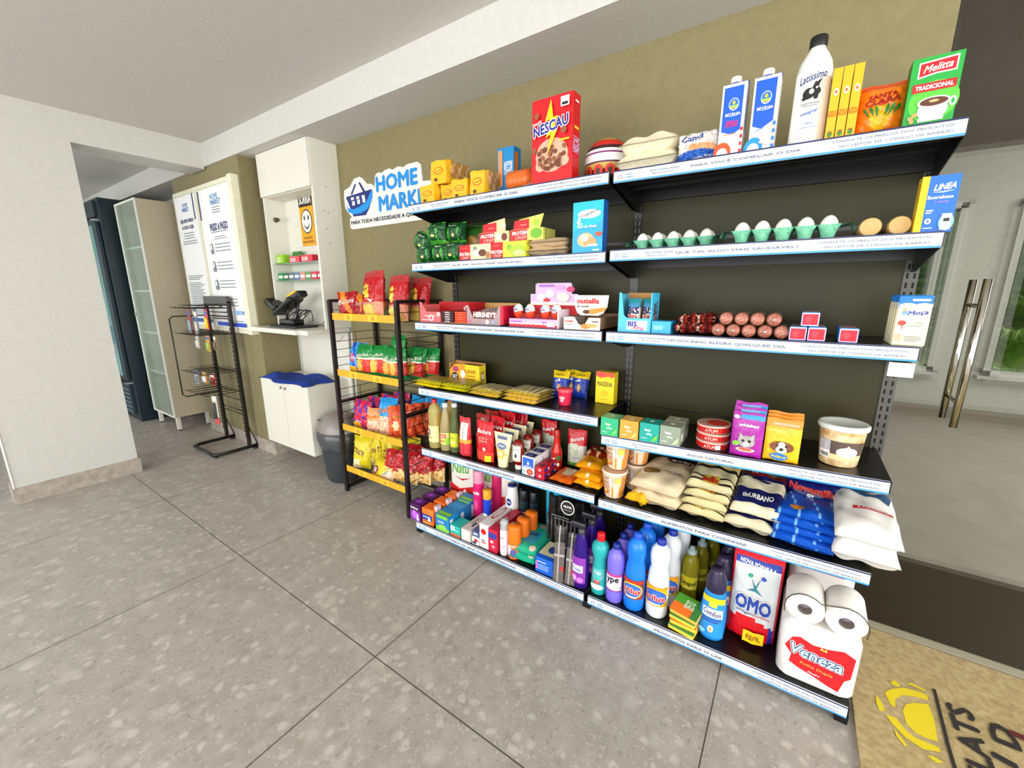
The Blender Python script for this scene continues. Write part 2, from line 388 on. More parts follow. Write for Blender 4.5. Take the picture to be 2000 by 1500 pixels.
shrub('garden_shrub',1.8,7.6,.3,2.2,300,7,'tall dark leafy plant farther back behind the left far window')
shrub('garden_shrub',3.6,7.7,.3,2.2,320,8,'tall dark leafy plant farther back behind the right far window')
# glass door with a tubular pull handle
d=empty('door_1',(0,0,0),None,None); d['kind']=STRUCT
MB().box(.875,.44,.03,1.80,.45,2.18,GLASS).build('glass_leaf',parent=d)
ST=mat('#c9c5bb',.12,1.0)
for yy in (.38,.51):
    MB().tube([(1.035,yy,.86),(1.035,yy,1.32)],.0105,ST,12).build('pull_handle',parent=d)
m=MB()
for zz in (.94,1.24): m.tube([(1.035,.38,zz),(1.035,.51,zz)],.007,ST,10)
m.build('handle_bracket',parent=d)
sbox('trim_threshold',.86,.46,0,4.6,.50,.012,'#a39a86')
# coir doormat with a sun and lettering
COIR=mottled('coir_pile',[(.25,'#a28b5e'),(.5,'#b8a273'),(.75,'#c9b68a')],55,.95,bump=.8,bscale=500)
mb=MB(); mb.box(.875,-1.15,0,2.3,.45,.012,COIR)
wm=lambda a,b,l:(a,b,.0125+l*.0004)
YEL=mat('#d8c21c',.9); BLK=mat('#2a2622',.9)
sh=[('p',[(1.0,.081),(1.012,.115),(1.034,.136),(1.071,.155),(1.074,.10),(1.067,.018),(1.041,.012),(1.018,.015),(1.002,.035)],YEL)]
for P_ in ([(.963,.129),(.985,.160),(1.019,.187),(1.060,.196),(1.075,.193),(1.074,.172),(1.04,.165),(1.01,.150),(.988,.118),(.983,.08),(.972,.09)],
  [(.985,.190),(.998,.205),(1.010,.193),(1.004,.180),(.990,.178)],[(.939,.105),(.950,.082),(.955,.05),(.941,.040),(.936,.07)],
  [(.954,.036),(.978,.040),(.998,.006),(1.012,-.004),(1.064,-.004),(1.066,-.018),(1.025,-.035),(.990,-.02),(.965,.012)],
  [(.968,-.005),(.982,-.028),(.992,-.05),(.984,-.054),(.970,-.03)],[(1.03,-.052),(1.044,-.045),(1.066,-.05),(1.05,-.062)],[(1.03,.212),(1.07,.206),(1.075,.213),(1.04,.222)]): sh.append(('p',P_,YEL))
sh.append(('p',[(1.095,.235),(1.103,.235),(1.092,.02),(1.086,-.30),(1.076,-.30),(1.083,.02)],BLK))
sh.append(('t','FLATS',1.146,.068,.255,.056,BLK,90,.06,0,None,1))
sh.append(('t','D',1.228,.147,.07,.052,BLK,90,.06,0,None,1))
sh.append(('t','I',1.205,.050,.012,.045,BLK,75,.06,0,None,1))
sh.append(('t','I',1.272,.168,.012,.05,mat('#5a1e1c',.9),90,.06,0,None,1))
mb.art(wm,sh); mb.build('doormat',label='sand coloured coir doormat with a yellow sun and black lettering',cat='doormat')

# ---------------------------------------------------------------- wall logo sign

mb=MB(); SW=mat('#e9e6e0',.4); B1=mat('#1c8fe0',.4); B2=mat('#1b2f78',.4)
out=[(-1.99,1.90),(-1.98,1.937),(-1.92,1.95),(-1.87,1.992),(-1.815,1.997),(-1.788,1.985),(-1.745,1.945),(-1.70,1.94),(-1.675,1.918),(-1.665,1.975),(-1.65,1.99),(-1.63,1.995),(-1.60,1.988),(-1.57,1.998),(-1.53,2.002),(-1.50,1.99),(-1.46,2.0),(-1.44,1.999),(-1.41,1.99),(-1.37,2.001),(-1.29,2.0),(-1.267,1.985),(-1.257,1.895),(-1.19,1.89),(-1.12,1.885),(-1.10,1.86),(-1.10,1.775),(-1.04,1.765),(-1.04,1.70),(-1.06,1.692),(-1.92,1.69),(-1.947,1.70),(-1.945,1.755),(-1.922,1.767),(-1.96,1.80),(-1.985,1.83)]
mb.prism(out,.352,.36,SW)
ws=lambda a,b,l:(a,.3518-l*.0004,b)
bk=[('p',[(-1.965,1.895),(-1.70,1.91),(-1.695,1.885),(-1.70,1.86),(-1.74,1.80),(-1.775,1.765),(-1.905,1.768),(-1.93,1.82),(-1.955,1.872),(-1.965,1.88)],B2),
 ('p',[(-1.975,1.862),(-1.955,1.825),(-1.90,1.812),(-1.83,1.822),(-1.76,1.845),(-1.705,1.905),(-1.695,1.88),(-1.71,1.84),(-1.755,1.80),(-1.82,1.782),(-1.90,1.782),(-1.955,1.80)],B1),
 ('p',[(-1.915,1.905),(-1.865,1.962),(-1.852,1.955),(-1.90,1.90)],B2),('p',[(-1.825,1.96),(-1.812,1.966),(-1.765,1.905),(-1.785,1.90)],B2)]
for i in range(3): bk.append(('r',-1.915+i*.056,1.868,.030,.017,SW))
for i in range(3): bk.append(('r',-1.905+i*.054,1.834+i*.004,.028,.026,SW))
bk+=[('t','HOME',-1.475,1.928,.355,.082,B1,0,.06),('t','MARKET',-1.40,1.815,.475,.082,B1,0,.06),
 ('t','PARA TODA NECESSIDADE A QUALQUER HORA',-1.50,1.728,.86,.026,mat('#2b2f45',.5),0,.005)]
mb.art(ws,bk)
mb.build('wall_sign',label='white cut-out wall sign with a blue basket and thick blue lettering',cat='sign')
# ---------------------------------------------------------------- white tower with niche, counter, lower cabinet
LAM=mottled('white_laminate',[(.3,'#d9d8cc'),(.7,'#dedccf')],50,.45)
t=empty('display_cabinet',(-2.36,.17,1.04),'tall white niche cabinet fixed to the wall above the payment counter','cabinet')
def pp(mb,name): return mb.build(name,parent=t,loc=None)
def rel(p,x,y,z): return (p[0]-x,p[1]-y,p[2]-z)
OX,OY,OZ=-2.36,.17,1.04
def tb(name,x0,y0,z0,x1,y1,z1,m): return MB().box(x0-OX,y0-OY,z0-OZ,x1-OX,y1-OY,z1-OZ,m).build(name,parent=t)
tb('side_panel',-2.68,.17,1.04,-2.66,.36,2.22,LAM)
mb=MB().box(-2.06-OX,.0,0,-2.04-OX,.19,1.18,LAM)
for (yy,zz) in ((.26,1.95),(.23,1.80),(.26,1.79),(.24,1.69),(.25,1.60)):
    mb.art(lambda a,b,l:(-2.04-OX+.0006,a-OY,b-OZ),[('e',yy,zz,.004,.005,mat('#8f8b80',.6))])
mb.build('side_panel',parent=t)
tb('back_panel',-2.66,.315,1.04,-2.06,.33,2.22,LAM)
tb('shelf_panel',-2.66,.175,1.935,-2.06,.315,1.955,LAM)
d=tb('flap_door',-2.675,.155,1.94,-2.045,.169,2.217,LAM)
GL=mat('#7fc4a0',.08,trans=.6,alpha=.55)
tb('glass_shelf',-2.655,.185,1.484,-2.062,.31,1.490,GL); tb('glass_shelf',-2.655,.185,1.364,-2.062,.31,1.370,GL)
MB().lathe([(.001,0),(.018,0),(.014,.012),(.007,.02),(.012,.03),(.001,.036)],mat('#5a4c3a',.4,.6),12).build('door_lock',parent=t,loc=(-2.655-OX,.235-OY,1.80-OZ),ry=PI/2)
# counter
mb=MB().box(-2.765,.03,1.008,-2.04,.345,1.038,LAM).box(-2.765,-.0,1.008,-2.13,.03,1.038,LAM)
mb.build('counter_top',label='white wall-mounted counter board below the niche cabinet',cat='counter')
MB().box(-2.69,.335,.40,-2.06,.347,1.008,LAM).build('wall_panel',label='plain white panel on the wall between counter and base cabinet',cat='panel')
mb=MB().tube([(-2.27,.334,.985),(-2.26,.325,.955),(-2.22,.325,.935),(-2.17,.325,.935),(-2.12,.325,.96),(-2.09,.325,.985)],.002,mat('#b9b4a6',.5),6)
mb.build('thin_cable',label='thin pale cable sagging across the white panel under the counter',cat='cable')
c=empty('base_cabinet',(-2.42,.02,.155),'white two-door wall-hung cabinet with a blue cloth on top','cabinet')
MB().box(-.32,.016,0,.32,.32,.50,LAM).build('body',parent=c)
for sx,xa,xb in ((-1,-.32,-.002),(1,.002,.32)):
    dd=MB().box(xa,0,.0,xb,.015,.50,LAM).build('door',parent=c)
    MB().lathe([(.001,0),(.009,.0),(.009,.006),(.005,.010),(.001,.011)],mat('#8a8474',.3,.8),12).build('lock',parent=dd,loc=(sx*.03,0,.455),rx=PI/2)
# blue cloth bag lying on the cabinet
def cloth(name,x0,y0,w,d,z,hh,m,seed,label,cat):
    r=random.Random(seed); mb=MB(); nx,ny=34,18
    def H(a,b): return hh*(.45+.25*math.sin(a*7+1+b*2)+.2*math.sin(b*6+a*3)+.12*math.sin(a*17-b*5))*(1-abs(2*a-1)**6)*(1-abs(2*b-1)**4)
    V=[(x0+w*i/nx+.02*math.sin(j*.5),y0+d*j/ny+.025*math.sin(i*.28),z+.004+max(0,H(i/nx,j/ny))) for j in range(ny+1) for i in range(nx+1)]
    F=[(j*(nx+1)+i,j*(nx+1)+i+1,(j+1)*(nx+1)+i+1,(j+1)*(nx+1)+i) for j in range(ny) for i in range(nx)]
    mb.add(V,F,m,True)
    V2=[(v[0],v[1],z+.001) for v in V]; mb.add(V2,[f[::-1] for f in F],m,True)
    e=[i for i in range(nx+1)]; 
    for seq in (list(range(nx+1)),[(ny)*(nx+1)+i for i in range(nx+1)],[j*(nx+1) for j in range(ny+1)],[j*(nx+1)+nx for j in range(ny+1)]):
        mb.add([V[k] for k in seq]+[V2[k] for k in seq],[(i,i+1,len(seq)+i+1,len(seq)+i) for i in range(len(seq)-1)],m,True)
    return mb.build(name,label=label,cat=cat)
cloth('folded_cloth',-2.73,.0,.61,.24,.655,.055,mat('#0d3590',.75,bump=.4,bscale=120),3,'royal blue cloth folded flat on the white base cabinet','cloth')
# waste bin
BIN=mat('#34393c',.35); LID=mat('#8b8480',.3)
b=empty('waste_bin',(-1.945,.125,0),'dark grey plastic bin with a domed lid and bin liner beside the cabinet','bin')
MB().lathe([(.118,.0),(.126,.012),(.150,.20),(.158,.33),(.166,.335),(.166,.36)],BIN,36,sq=.85).build('bin_body',parent=b)
mb=MB(); n=40; V=[];r=random.Random(4)
for k,(rr,z) in enumerate([(.160,.365),(.178,.355),(.176,.30),(.162,.265),(.158,.25)]):
    for i in range(n):
        q=2*PI*i/n; j=r.uniform(-.006,.006) if k else 0; V.append(((rr+j)*math.cos(q),(rr+j)*math.sin(q)*.86,z+r.uniform(-.008,.008)*(k>1)))
mb.add(V,[(k*n+i,k*n+(i+1)%n,(k+1)*n+(i+1)%n,(k+1)*n+i) for k in range(4) for i in range(n)],mat('#4a4c4e',.25),True); mb.build('bin_liner',parent=b)
b.scale=(.9,.9,1)
ld=MB().lathe([(.168,.362),(.166,.375),(.152,.41),(.125,.445),(.08,.468),(.03,.477),(.001,.478)],LID,36,sq=.85).build('lid',parent=b)
MB().tube([(.150*math.cos(a)*1.0-.02,.12*math.sin(a),.377+.098*math.cos((a-.1)*.5)**2*0+.07*abs(math.sin(a))) for a in [PI*.55+k*PI*.9/10 for k in range(11)]],.004,BIN,6).build('swing_flap_edge',parent=ld)
# ---------------------------------------------------------------- barcode payment terminal on the counter
bt=empty('payment_terminal',(-2.44,.15,1.038),'black price checker terminal on a stand with a yellow scanner on the counter','terminal')
K=mat('#17181a',.35); K2=mat('#2a2c2f',.45); YE=mat('#e8b820',.4)
mb=MB().rbox(-.13,-.08,0,.13,.10,.014,K2,.01).rbox(-.08,-.04,.014,.06,.05,.05,K,.01); mb.build('base',parent=bt)
mb=MB(); mb.M=Matrix.Translation((-.05,0,.12))@Matrix.Rotation(math.radians(-28),4,'Y')
mb.rbox(-.09,-.05,-.012,.13,.06,.014,K,.012); mb.build('tray',parent=bt)
mb=MB(); mb.M=Matrix.Translation((.06,0,.185))@Matrix.Rotation(math.radians(-20),4,'Y'); mb.rbox(-.06,-.03,-.015,.08,.04,.022,K,.012); mb.rbox(-.04,-.031,.018,.05,.036,.032,YE,.008); mb.build('scanner',parent=bt)
mb=MB(); mb.M=Matrix.Translation((-.155,0,.13))@Matrix.Rotation(math.radians(30),4,'Y'); mb.rbox(-.06,-.045,-.01,.05,.045,.03,K,.012); mb.build('screen_head',parent=bt)
mb=MB()
for a,b2 in (((-.05,0,.05),(-.02,0,.12)),((.05,.0,.04),(.09,0,.17)),((.03,.03,.04),(.02,.03,.15))): mb.tube([a,b2],.008,K,8)
mb.build('stand_arm',parent=bt)
mb=MB(); r=random.Random(9)
for k in range(6):
    x0=r.uniform(-.02,.08); pts=[(x0+.10*t+.03*math.sin(5*t+k),.02+.05*math.sin(3*t+k),.02+.09*abs(math.sin(2.6*t+k*.7))) for t in [i/10 for i in range(11)]]
    mb.tube(pts,.0028,K,6)
mb.build('cables',parent=bt)
bt.scale=(1.35,1.0,1.12)
pt=MB().rbox(-2.215,.285,1.14,-2.165,.314,1.215,K,.006); pt.tube([(-2.19,.29,1.14),(-2.195,.27,1.10),(-2.22,.25,1.06),(-2.28,.22,1.05)],.0025,K,6)
pt.build('power_adapter',label='black power adapter plugged in behind the payment terminal',cat='adapter')
for i,x in enumerate((-2.185,-2.15)):
    MB().lathe([(.001,0),(.016,0),(.016,.004),(.001,.005)],mat('#c9c8c4',.3),16).build('suction_disc',loc=(x,.313,1.235+.02*i),rx=PI/2,label=('round pale socket disc above the black adapter','round pale socket disc, the right one beside the black adapter')[i],cat='socket')
# ---------------------------------------------------------------- smiley notice in the niche
mb=MB().box(-2.47,.311,1.61,-2.30,.3145,1.975,'#e6a512')
wn=lambda a,b,l:(a,.3108-l*.0004,b)
DK=mat('#1f1d1a',.5)
mb.art(wn,[('r',-2.47,1.875,.17,.10,DK),('t','SORRIA',-2.385,1.922,.145,.055,mat('#f1efe8',.5),0,.05),('e',-2.385,1.775,.068,.082,DK),('e',-2.385,1.775,.060,.074,mat('#eceae2',.5)),
 ('e',-2.41,1.80,.009,.016,DK),('e',-2.36,1.80,.009,.016,DK),
 ('p',[(-2.425,1.768),(-2.418,1.745),(-2.40,1.728),(-2.385,1.724),(-2.37,1.728),(-2.352,1.745),(-2.345,1.768),(-2.352,1.757),(-2.367,1.741),(-2.385,1.735),(-2.403,1.741),(-2.418,1.757)],DK),
 ('t','VOCE ESTA',-2.385,1.665,.11,.016,mat('#8a4a10',.5)),('t','SENDO FILMADO',-2.385,1.638,.14,.016,mat('#8a4a10',.5))])
mb.build('smiley_notice',label='yellow SORRIA notice with a smiling face on the niche back wall',cat='notice')
# packs on the two glass shelves
up=[('#8fc72c','lime green box on the upper glass shelf, left end',-2.65,.10,.060),('#5aa028','green folded bag behind the lime box on the upper glass shelf',-2.56,.12,.085),('#d8314a','red packet on the upper glass shelf, left of the two red ones',-2.47,.13,.042),('#cf2a3c','red packet on the upper glass shelf at the right end',-2.32,.14,.045)]
for k,(c_,lb,x,w_,h) in enumerate(up):
    if k==1: bag('folded_packet',w_,h,.04,c_,(x,.26,1.490),lb,'packet',reg=lambda a,b:'#2f7a1e' if b>.6 else None)
    else: carton('candy_box',w_,.05,h,c_,(x,.20,1.490),lb,'box',front=[('r',.1,.2,.5,.5,mat('#f0e9b0' if k==0 else '#f3d9d6')),('t','MENTOS' if k else 'TIC',.35,.45,.4,.3,mat('#8a1020' if k else '#2f6a10'))],sides=c_)
lo=[('#1f8a4a','green'),('#17603c','dark green'),('#5a5f60','grey'),('#3f6f9c','blue'),('#c97a6a','salmon'),('#4f8a3c','leaf green'),('#c8283a','red'),('#b01d2c','dark red')]
for k,(c_,nm) in enumerate(lo):
    carton('gum_packet',.068,.05,.052,c_,(-2.65+k*.073,.20,1.370),nm+' gum packet standing on the lower glass shelf','packet','gum packets on the lower glass shelf',front=[('r',.1,.3,.8,.35,mat('#e8e8e0'))])
# ---------------------------------------------------------------- notice board
PAP=mat('#f3f3f2',.6); FRM=mottled('white_frame',[(.3,'#dcdabf'),(.7,'#e3e1c9')],20,.5)
nb=empty('notice_board',(-3.365,.05,.97),'large white framed notice board on the olive column','board')
def nbx(name,x0,y0,z0,x1,y1,z1,m,sh=()):
    mb=MB().box(x0+3.365,y0-.05,z0-.97,x1+3.365,y1-.05,z1-.97,m)
    mb.art(lambda a,b,l:(a+3.365,y0-.05-l*.0005,b-.97),sh); return mb.build(name,parent=nb)
nbx('backing',-3.92,.0565,.98,-2.81,.078,2.085,FRM)
for a in ((-3.93,.05,.97,-3.90,.079,2.095),(-2.86,.03,.97,-2.80,.079,2.095),(-3.899,.05,2.065,-2.861,.0785,2.0945),(-3.899,.05,.9705,-2.861,.0785,1.0),(-3.475,.04,1.0,-3.44,.079,2.065)):
    nbx('frame_rail',*a,FRM)
GR=mat('#7d8288',.6); NV=mat('#27306e',.6); LB=mat('#3f82bd',.6)
sh=[('t','HOME',-3.70,1.985,.10,.03,LB,0,.04),('t','MARKET',-3.70,1.95,.13,.03,LB,0,.04),('t','SEJA BEM-VINDO',-3.70,1.86,.27,.035,NV,0,.04),('t','A SUA LOJA',-3.70,1.81,.24,.035,NV,0,.04),('r',-3.535,1.86,.016,.20,NV)]
for k in range(3): sh.append(('r',-3.80,1.765-k*.02,.2,.006,GR))
for k in range(2): sh.append(('r',-3.84,1.70-k*.018,.28,.006,GR))
for k in range(24):
    if k==3: continue
    sh.append(('r',-3.85,1.42-k*.0145,.30-(k*37%5)*.02,.0055,GR))
sh+= [('r',-3.89,1.035,.40,.03,mat('#2a5db0',.6))]
nbx('poster',-3.895,.046,1.01,-3.485,.056,2.055,PAP,sh)
sh=[('t','HOME',-3.15,1.99,.13,.036,LB,0,.04),('t','MARKET',-3.13,1.95,.17,.036,LB,0,.04),('t','PASSO A PASSO',-3.13,1.775,.30,.052,NV,0,.05),('r',-3.425,1.84,.018,.21,NV)]
for k in range(3): sh.append(('r',-3.20,1.91-k*.018,.13,.006,GR))
sh+=[('r',-3.27,1.735,.28,.006,GR),('r',-3.22,1.70,.18,.005,GR),('r',-3.24,1.685,.22,.005,GR)]
for k,z in enumerate((1.60,1.465,1.325,1.185)):
    x=-3.33+.0*k; sh+=[('e',x+.03,z+.03,.022,.03,GR),('e',x+.03,z+.03,.014,.02,PAP),('r',x+.01,z-.02,.045,.03,GR)]
    for j in range(3): sh.append(('r',x+.09,z+.045-j*.025,.26,.0065,GR))
sh+=[('r',-3.05,1.115,.14,.03,mat('#8fb4dc',.6)),('r',-3.15,1.06,.22,.006,GR),('r',-3.38,1.02,.49,.03,mat('#2a49b8',.6))]
nbx('poster',-3.43,.046,1.01,-2.865,.056,2.055,PAP,sh)
# ---------------------------------------------------------------- hook rack
BK=mat('#15100f',.35)
hr=empty('hook_rack',(-3.265,-.032,0),'black metal floor rack with wire hooks in front of the notice board','rack')
OXh=-3.30
def hb(name,mb): return mb.build(name,parent=hr)
L,Rr=-.22,.20
for x in (L,Rr):
    mb=MB().bar((x,.04,.03),(x,.04,1.205),.03,.022,BK)
    for k in range(30): mb.box(x-.018,.026,.12+k*.035,x-.010,.03,.135+k*.035,BK)
    mb.build('upright',parent=hr)
    MB().tube([(x,.05,.21),(x+.01,.10,.03)],.004,BK,6).build('brace',parent=hr)
    MB().lathe([(.018,0),(.018,.012),(.006,.018)],BK,12).build('foot',parent=hr,loc=(x,.08,0))
mb=MB()
mb.tube([(L,.10,.027),(L,-.17,.027),(L+.03,-.215,.027),(Rr-.03,-.215,.027),(Rr,-.17,.027),(Rr,.10,.027)],.0135,BK,8); mb.build('base_frame',parent=hr)
MB().lathe([(.014,0),(.014,.012),(.006,.016)],BK,12).build('foot',parent=hr,loc=(Rr-.03,-.20,0))
MB().bar((L,.04,1.20),(Rr,.04,1.20),.02,.03,BK).build('cross_bar',parent=hr)
for z in (1.08,1.13,.30,.33,.42): MB().tube([(L,.04,z),(Rr,.04,z)],.004,BK,6).build('cross_bar',parent=hr)
MB().box(L,.025,1.20,Rr,.05,1.255,'#4a4a46').build('header_plate',parent=hr)
mb=MB().tube([(Rr-.0,.03,1.10),(L+.02,.03,1.10),(L-.0,.0,1.10),(L-.0,-.20,1.10),(L,-.225,1.08),(L,-.225,.47),(L,-.20,.45),(L,.0,.45),(L,.03,.45)],.005,BK,8); mb.build('side_loop',parent=hr)
for z in (1.165,.965,.665,.50):
    for k in range(5):
        x=L+.03+k*.09
        mb=MB().tube([(x,.03,z),(x,-.20,z+.004),(x,-.215,z+.014)],.0028,BK,6).tube([(x,.03,z+.022),(x,-.16,z+.022)],.002,BK,6); mb.build('hook',parent=hr)
    MB().tube([(L,.03,z),(Rr,.03,z)],.004,BK,6).build('hook_rail',parent=hr)
hang=[(-3.43,-.12,1.165,.055,.21,'#a9353f','#8fa3b5','blister card with a red head hanging at the top left of the hook rack'),(-3.36,-.10,1.165,.06,.23,'#5f6f80','#c9c3bd','grey blister card hanging beside the red one on the hook rack'),
(-3.16,-.10,1.165,.055,.16,'#c23a30','#f0c52a','red, blue and yellow blister card at the top right of the hook rack'),
(-3.40,-.10,.965,.06,.12,'#b9b6ae','#d9d6cf','clear bagged item on the second hook row, left'),(-3.20,-.10,.965,.06,.13,'#d8913a','#9db84a','orange and green blister card on the second hook row'),(-3.13,-.08,.965,.045,.12,'#8f7a5a','#6d5a44','brown blister card beside the orange one on the second hook row'),
(-3.49,-.12,.665,.06,.12,'#b5b8bd','#7d8790','grey battery card at the left of the third hook row'),(-3.38,-.10,.665,.075,.10,'#e08a2a','#dfe6ee','orange glue card on the third hook row, left one'),(-3.28,-.08,.665,.07,.10,'#e08a2a','#dfe6ee','orange glue card on the third hook row, right one'),(-3.17,-.12,.665,.08,.09,'#b8262c','#5a1216','red card with dark discs on the third hook row'),
(-3.15,-.14,.50,.085,.235,'#cfcac2','#c94a50','clear pack with dark cables and a red foot on the lowest hook row')]
for k,(x,y,z,w_,h,c1,c2,lb) in enumerate(hang):
    mb=MB().box(-w_/2,-.003,-h,w_/2,.0,-.004,c1); g=wf(w_,h,-.003,-w_/2,-h)
    if k==10: mb.box(-w_/2,-.004,-h,w_/2,-.0005,-h*.75,c2); mb.rbox(-w_*.25,-.02,-h*.8,w_*.25,-.004,-h*.25,'#3a3d40',.006); mb.art(g,[('r',.05,.8,.9,.15,mat('#e4e2dd'))])
    else:
        mb.rbox(-w_*.38,-.014,-h*.92,w_*.38,-.003,-h*.45,c2,.004); mb.art(g,[('r',.1,.72,.8,.16,mat('#f0ece4' if k%2 else '#2f5fae'))])
    mb.tube([(0,-.002,-.004),(0,-.002,.004)],.002,BK,6)
    mb.build('blister_card',loc=(x+.035,y-.032,z),label=lb,cat='packet',group='packs hanging on the hook rack')
# ---------------------------------------------------------------- tall glass-door cabinet and fridge at the far left
WL=mottled('cabinet_side_laminate',[(.3,'#b9ad93'),(.7,'#beb298')],30,.5)
tc_=empty('tall_cabinet',(-4.39,.0,0),'tall white cabinet with a greenish glass door on thin legs','cabinet')
def tbx(name,x0,y0,z0,x1,y1,z1,m,par=None): return MB().box(x0+4.39,y0,z0,x1+4.39,y1,z1,m).build(name,parent=par or tc_)
tbx('side_panel',-4.135,-.15,.135,-4.12,.14,2.06,WL); tbx('side_panel',-4.66,-.15,.135,-4.645,.14,2.06,WL)
tbx('top_panel',-4.645,-.15,2.045,-4.135,.14,2.06,WL); tbx('bottom_panel',-4.645,-.15,.135,-4.135,.14,.15,WL); tbx('back_panel',-4.645,.13,.15,-4.135,.14,2.045,'#9db0a2')
for z in (.53,.91,1.29,1.67): tbx('shelf',-4.645,-.135,z,-4.135,.13,z+.015,'#dfe8e0')
dr=tbx('door',-4.66,-.165,.135,-4.645,-.152,2.06,'#e6e6dc'); 
mb=MB()
for a in ((.255,.135,.27,2.06),(-.255,.135,.255,.15),(-.255,2.045,.255,2.06)): mb.box(a[0],-.165,a[1],a[2],-.152,a[3],'#e6e6dc')
mb.build('door_frame',parent=dr); MB().box(-.254,-.160,.15,.254,-.156,2.045,mat('#cfe3d6',.05,trans=.7,alpha=.45)).build('door_glass',parent=dr)
MB().box(-.25,-.175,1.06,-.24,-.165,1.10,mat('#9a9890',.3,.8)).build('handle',parent=dr)
for x in (-.235,.235):
    for y in (-.13,.11):
        lg=MB().box(x-.015,y-.015,.012,x+.015,y+.015,.135,'#dedccf').build('leg',parent=tc_); MB().lathe([(.012,0),(.012,.012)],'#222222',12,x,y).build('foot',parent=lg)
fr=empty('display_fridge',(-5.15,.05,0),'dark upright drinks fridge with a glass door behind the tall cabinet','fridge')
DKB=mat('#10222a',.35); 
def fb(name,x0,y0,z0,x1,y1,z1,m,par=None): return MB().box(x0+5.15,y0-.05,z0,x1+5.15,y1-.05,z1,m).build(name,parent=par or fr)
fb('body',-5.62,-.24,.0,-4.80,.30,2.13,DKB)
dd=fb('door_frame',-5.60,-.27,.42,-4.88,-.245,1.95,mat('#1c3038',.3))
fb('door_glass',-5.55,-.275,.46,-4.98,-.271,1.90,mat('#6f9aa0',.08,.0,coat=.5),dd)
mb=MB()
r=random.Random(8)
for k in range(5):
    for j in range(9): 
        cc=('#4f8a8e','#7fb0a8','#b8463f','#3d6f78','#8fb7b0','#5d9a70')[r.randrange(6)]; mb.box(-.37+j*.06,-.3255,.52+k*.27,-.37+j*.06+.045,-.325,.52+k*.27+.17,mat(cc,.4))
mb.build('door_contents',parent=dd)
gr=fb('lower_grille',-5.58,-.26,.06,-4.92,-.241,.38,mat('#27383f',.4)); mb=MB()
for k in range(6): mb.box(-.42,-.32,.09+k*.045,.22,-.311,.105+k*.045,mat('#5f747c',.4))
mb.build('grille_slats',parent=gr)
fb('header_panel',-5.60,-.262,1.97,-4.88,-.241,2.11,mat('#1c2a30',.3)); fb('hinge',-4.93,-.29,1.93,-4.86,-.24,1.945,mat('#a9b0b0',.3,.8)); fb('hinge',-4.93,-.29,.39,-4.86,-.24,.405,mat('#a9b0b0',.3,.8))
# ================================================================= GONDOLA SHELVING
BLK_=mat('#0d0d0f',.32); PAN=mat('#302e18',.42,ior=1.4,spec=.3); STEEL=mat('#4b4b45',.45); LIP=mat('#15204f',.35); STRIP=mat('#d3d8e2',.45); SBLUE=mat('#3d96cf',.4)
TG=mat('#7f858f',.5); TB=mat('#5f9cc4',.5)
SH={'1L':(1.684,1.684),'1R':(1.682,1.672),'2L':(1.420,1.424),'2R':(1.427,1.426),'3L':(1.138,1.142),'3R':(1.142,1.145),'4L':(.802,.810),'4R':(.743,.773),'5L':(.470,.481),'5R':(.473,.483),'6L':(.068,.068),'6R':(.068,.068)}
XR={'L':(-1.0,-.006),'R':(.006,.853)}
def S(k,x):
    a,b=SH[k]; x0,x1=XR[k[1]]; return a+(b-a)*(x-x0)/(x1-x0)
PHR={'1L':'PARA VOCE COMECAR O DIA','1R':'PARA VOC\u00ca COME\u00c7AR O DIA','2L':'QUE TAL ALGO MAIS SAUD\u00c1VEL?','2R':'QUE TAL ALGO MAIS SAUD\u00c1VEL?','3L':'UM DOCINHO ALEGRA QUALQUER DIA','3R':'UM DOCINHO ALEGRA QUALQUER DIA','4L':'','4R':'\u00c1GUA NATURAL','5L':'TEMPEROS E ENLATADOS','5R':'ALIMENTOS PARA COZINHAR','6L':'PARA OS SEUS CUIDADOS PESSOAIS','6R':'PRODUTOS PARA O LAR'}
g=empty('gondola_shelving',(-.07,.32,0),'long black two-bay shelving unit with white price strips against the olive wall','shelving')
gx,gy=.07,-.32
def G(mb,name,parent=None): 
    mb.v=[(x+gx,y+gy,z) for x,y,z in mb.v]; return mb.build(name,parent=parent or g)
